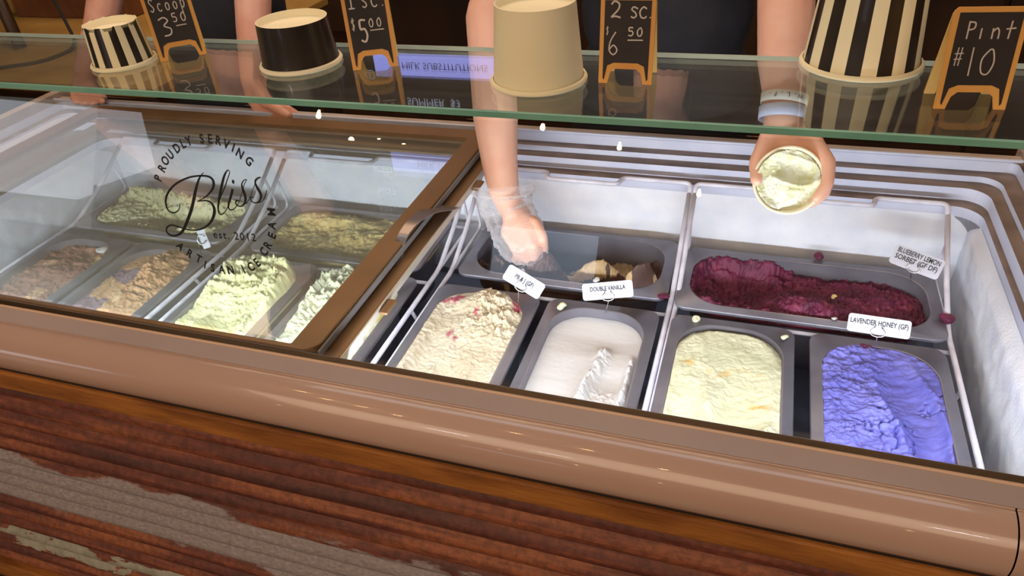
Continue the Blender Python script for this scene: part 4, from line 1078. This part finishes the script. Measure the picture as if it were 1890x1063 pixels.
hr=hand_chains(Wr,P(474,182,1.275),[P(500,190,1.262),P(496,198,1.255),P(488,204,1.250),P(478,207,1.248)],
 [[P(522,196,1.262),P(540,206,1.262),P(556,216,1.262)],[P(515,200,1.25),P(532,208,1.245),P(548,217,1.243)],[P(508,208,1.245),P(525,213,1.238),P(538,219,1.234)],[P(498,212,1.243),P(512,216,1.236),P(524,220,1.232)]],
 [P(490,186,1.25),P(512,200,1.235),P(532,212,1.228)],.023)
person(aX,aY,'person in a black shirt behind the closed lid, both hands resting on the rear rim',[aL+hl,aR+hr],M_skin2)

# held cup with ice cream
ce=bpy.data.objects.new('held_paper_cup',None); COL.objects.link(ce); ce['label']='white paper cup of pale ice cream held up in a bare hand'; ce['category']='cup'
zq=ax; xq=Vector((1,0,0)); xq=(xq-zq*xq.dot(zq)).normalized(); yq=zq.cross(xq)
Mc=frame_mat(CU,xq,yq); ce.matrix_world=Mc
RR=.0440
V,F,_=lathe([(RR-.0032,-.001),(RR-.001,.0025),(RR+.001,.002),(RR+.0016,-.0005),(RR,-.0028),(RR-.002,-.002)],64); link('rolled_rim',mesh('rim',V,F,M_white,True),ce)
V,F,_=lathe([(RR-.0008,-.002),(.034,-.060),(.0335,-.062),(0,-.060)],64); link('wall',mesh('wall',V,F,M_white,True),ce)
V,F,_=lathe([(RR-.003,-.002),(.0325,-.055),(0,-.055)],64); link('inner_wall',mesh('inner',V,[f_[::-1] for f_ in F],M_white,True),ce)
# scoop in it
g=np.linspace(-.0412,.0412,90); X,Y=np.meshgrid(g,g,indexing='ij'); r=np.hypot(X,Y)
Z=-.004+.010*np.exp(-((X+.005)**2+(Y+.006)**2)/.0006)+trough(X,Y,(-.02,.02),(.02,.012),.016,.010,.3)+torn(X,Y,140,.0022,90)+.008*sst(.03,.04,r)*sst(0,-.02,X)
Z-=.010*sst(.005,.03,X-Y-.02)
ok=(r<.0405).reshape(-1); n=90; F=[]
for i in range(n-1):
    for k in range(n-1):
        q=(i*n+k,(i+1)*n+k,(i+1)*n+k+1,i*n+k+1)
        if all(ok[j] for j in q): F.append(q)
I_mint=add_layer(icm('pale_mint_ice_cream',(230,232,212),(216,216,170),60),(120,120,90),260,.70,.76,seed=12)
so=link('ice_cream',mesh('ice_scoop',np.stack([X,Y,Z],-1).reshape(-1,3).tolist(),F,I_mint,True),None,'pale speckled ice cream smoothed into the held paper cup','ice cream'); so.matrix_world=Mc
# metal spade scoop gripped by the glove
se=empty('ice_cream_scoop',P(968,500,1.0),'metal ice cream scoop gripped in the gloved hand','scoop')
V,F=tube_vf([P(985,425,1.045),P(975,462,1.018),P(965,500,.998)],.0075,14,rad=[.008,.0085,.006]); adopt(link('handle',mesh('sh',V,F,M_chrome,True)),se)
bm=bmesh.new(); ell(bm,P(960,515,.990),.026,.024,.020); adopt(link('bowl',bm_mesh(bm,'bowl',M_chrome,True)),se)

# ------------------------------------------------------------------ left background
M_box=mat('brown_cardboard',(120,72,36),.8,c2=(96,56,28),nscale=8)
M_tan=mat('tan_worktop',(182,146,84),.5,c2=(160,124,66),nscale=5)
sd=empty('side_table',(-2.45,1.75,ZF),'tan topped side table at the far left behind the freezer','table')
adopt(link('table_top',boxm('table_top',-3.6,-1.75,1.69,2.75,-.18,-.15,M_tan,.004)),sd)
for x in (-3.25,-1.80):
    for y in (1.75,2.69): adopt(link('leg',boxm('leg',x-.03,x+.03,y-.03,y+.03,ZF,-.18,M_cup,.003)),sd)
bo=empty('cardboard_box',(-2.75,2.55,-.15),'brown cardboard box on the side table, top left of the picture','box')
adopt(link('carton',boxm('carton',-3.05,-2.45,2.38,2.70,-.149,.12,M_box,.004)),bo)
adopt(link('flap',boxm('flap',-3.05,-2.45,2.355,2.38,.06,.125,M_box,.002)),bo)
V,F=tube_vf(round_path([(-2.70,2.2,.25),(-2.50,2.12,.0),(-2.36,2.02,-.144),(-2.36,1.86,-.144),(-2.52,1.76,-.144)],.06),.006,8)
link('power_cable',mesh('cable',V,F,M_black,True),None,'black cable hanging down onto the tan side table','cable')
V,F=tube_vf([(-3.0,2.3,.30),(-2.62,2.0,-.145)],.022,10)
link('wooden_pole',mesh('pole',V,F,M_cup,True),None,'dark wooden pole leaning on the tan side table','pole')

# ------------------------------------------------------------------ menu board on the back wall (seen mirrored in the shelf)
mb=empty('menu_board',(-1.7,3.6,.95),'black menu board with a glowing lavender header, mirrored in the glass shelf','menu')
adopt(link('panel',boxm('panel',-3.0,-.75,3.56,3.60,1.2,2.1,M_chalk)),mb)
adopt(link('header',boxm('header',-2.05,-1.30,3.552,3.559,1.235,1.355,emis('glow_lavender_header',(.35,.38,1.0),1.5))),mb)  # glow added to the header to brighten its mirror image in the shelf
M_menu=emis('glow_menu_print',(.55,.6,.8),.9)  # print given an added glow for the same mirror image
def wt(s,x,z_,size,mt):
    o=link('menu_lettering',text_mesh(s,size,mt,.0005)); adoptM(o,mb,frame_mat(Vector((x,3.55,z_)),Vector((1,0,0)),Vector((0,0,1)))); return o
wt('MILK SUBSTITUTIONS',-1.63,1.295,.052,M_ink)
for s,x,z_ in (('SUMMER  $3',-1.72,1.50,),('ICED',-1.42,1.60),('HOT',-1.44,1.70),('ICED',-2.12,1.35),('HOT',-2.12,1.50),('BREW',-2.12,1.62),('LEMONADE',-1.1,1.335)): wt(s,x,z_,.06,M_menu)
for x in (-2.9,-.85): adopt(link('hanging_rod',boxm('rod',x-.01,x+.01,3.57,3.59,2.1,ZC,M_cup)),mb)

# ------------------------------------------------------------------ lamps
M_bulb=emis('lit_warm_bulb',(1.0,.62,.28),60)
M_sock=mat('black_lamp_socket',(20,18,16),.5)
Vb,Fb,_=lathe([(0.0001,-.030),(.012,-.028),(.019,-.018),(.020,-.006),(.015,.012),(.011,.024),(.011,.04)],20)
bulb=mesh('bulb',Vb,Fb,M_bulb,True)
Vs,Fs,_=lathe([(.013,.036),(.018,.036),(.018,.085),(.004,.09),(.003,.092)],16); sock=mesh('socket',Vs,Fs,M_sock,True)
rodcache={}
def lamp(x,y,z_,label):
    e=empty('pendant_lamp',(x,y,z_),label,'lamp','bare bulb pendant lamps hung from the ceiling'); link('bulb',bulb,e); link('socket',sock,e)
    V,F=tube_vf([(0,0,.09),(0,0,ZC-z_)],.003,6); link('cord',mesh('cord',V,F,M_sock),e)
for x,y,z_ in [(-1.858,3.984,1.5),(-1.544,3.617,1.5),(.591,3.757,1.5),(-2.942,4.142,1.5),(-2.717,4.196,1.5),(-2.578,4.341,1.5),(-2.285,4.155,1.5),(-2.303,3.978,1.5),(-2.08,4.016,1.5),(-2.746,4.045,1.5)]: lamp(x,y,z_,'bare warm bulb hanging behind the servers, seen only as a reflection')
def refl(px,py,y):
    q=pane_pt(px,py); d=(q-Vector(C0)).normalized(); r=d-NR*(2*d.dot(NR)); t=(y-q.y)/r.y; return q+r*t
for px,py,y in ((587,212,-3.6),(1001,234,-4.2),(1143,271,-4.6),(1290,357,-5.2),(1773,264,-4.0)):
    q=refl(px,py,y); lamp(q.x,q.y,q.z,'bare warm bulb hanging over the shop floor, mirrored in the slanted front glass')
# lamps over the shop floor that glint on the glossy bullnose
def bull(px,py,zt):
    d=Vector(RM@np.array([(px-CX)/FPX,(py-CY)/FPX,1.0])).normalized(); c=Vector(C0); cy,cz,R=.5155,-.042,.0368
    a_=d.y**2+d.z**2; b2=2*(d.y*(c.y-cy)+d.z*(c.z-cz)); c2=(c.y-cy)**2+(c.z-cz)**2-R*R; D=b2*b2-4*a_*c2
    t=(-b2-math.sqrt(max(D,0)))/(2*a_); q=c+d*t; nn=Vector((0,q.y-cy,q.z-cz)).normalized(); r=d-nn*(2*d.dot(nn))
    return q+r*((zt-q.z)/r.z) if r.z>.05 else None
for px,py,zt in ((483,690,1.5),(557,724,1.55),(602,738,1.6),(668,752,1.6),(733,768,1.6),(790,757,1.5),(952,801,1.5),(1084,832,1.5),(1224,868,1.5),(1872,962,1.6)):
    q=bull(px,py,zt)
    if q is not None and Y0<q.y<.2 and X0<q.x<X1: lamp(q.x,q.y,q.z,'bare warm bulb over the shop floor, glinting on the beige front edge')
M_tube=emis('lit_cool_tube',(.9,.93,1.0),70)
for px,py,ln in ((826,799,.26),(1018,840,.26),(1776,986,.28)):
    q=bull(px,py,1.95)
    if q is None: continue
    e=empty('tube_light',q,'cool linear tube light on the ceiling in front of the counter','light','cool tube lights')
    V,F=tube_vf([(-ln/2,0,0),(ln/2,0,0)],.014,12); link('tube',mesh('tube',V,F,M_tube,True),e)
    link('housing',boxm('housing',-ln/2-.02,ln/2+.02,-.03,.03,.016,ZC-1.95,M_sock),e)
    print('tube',q)
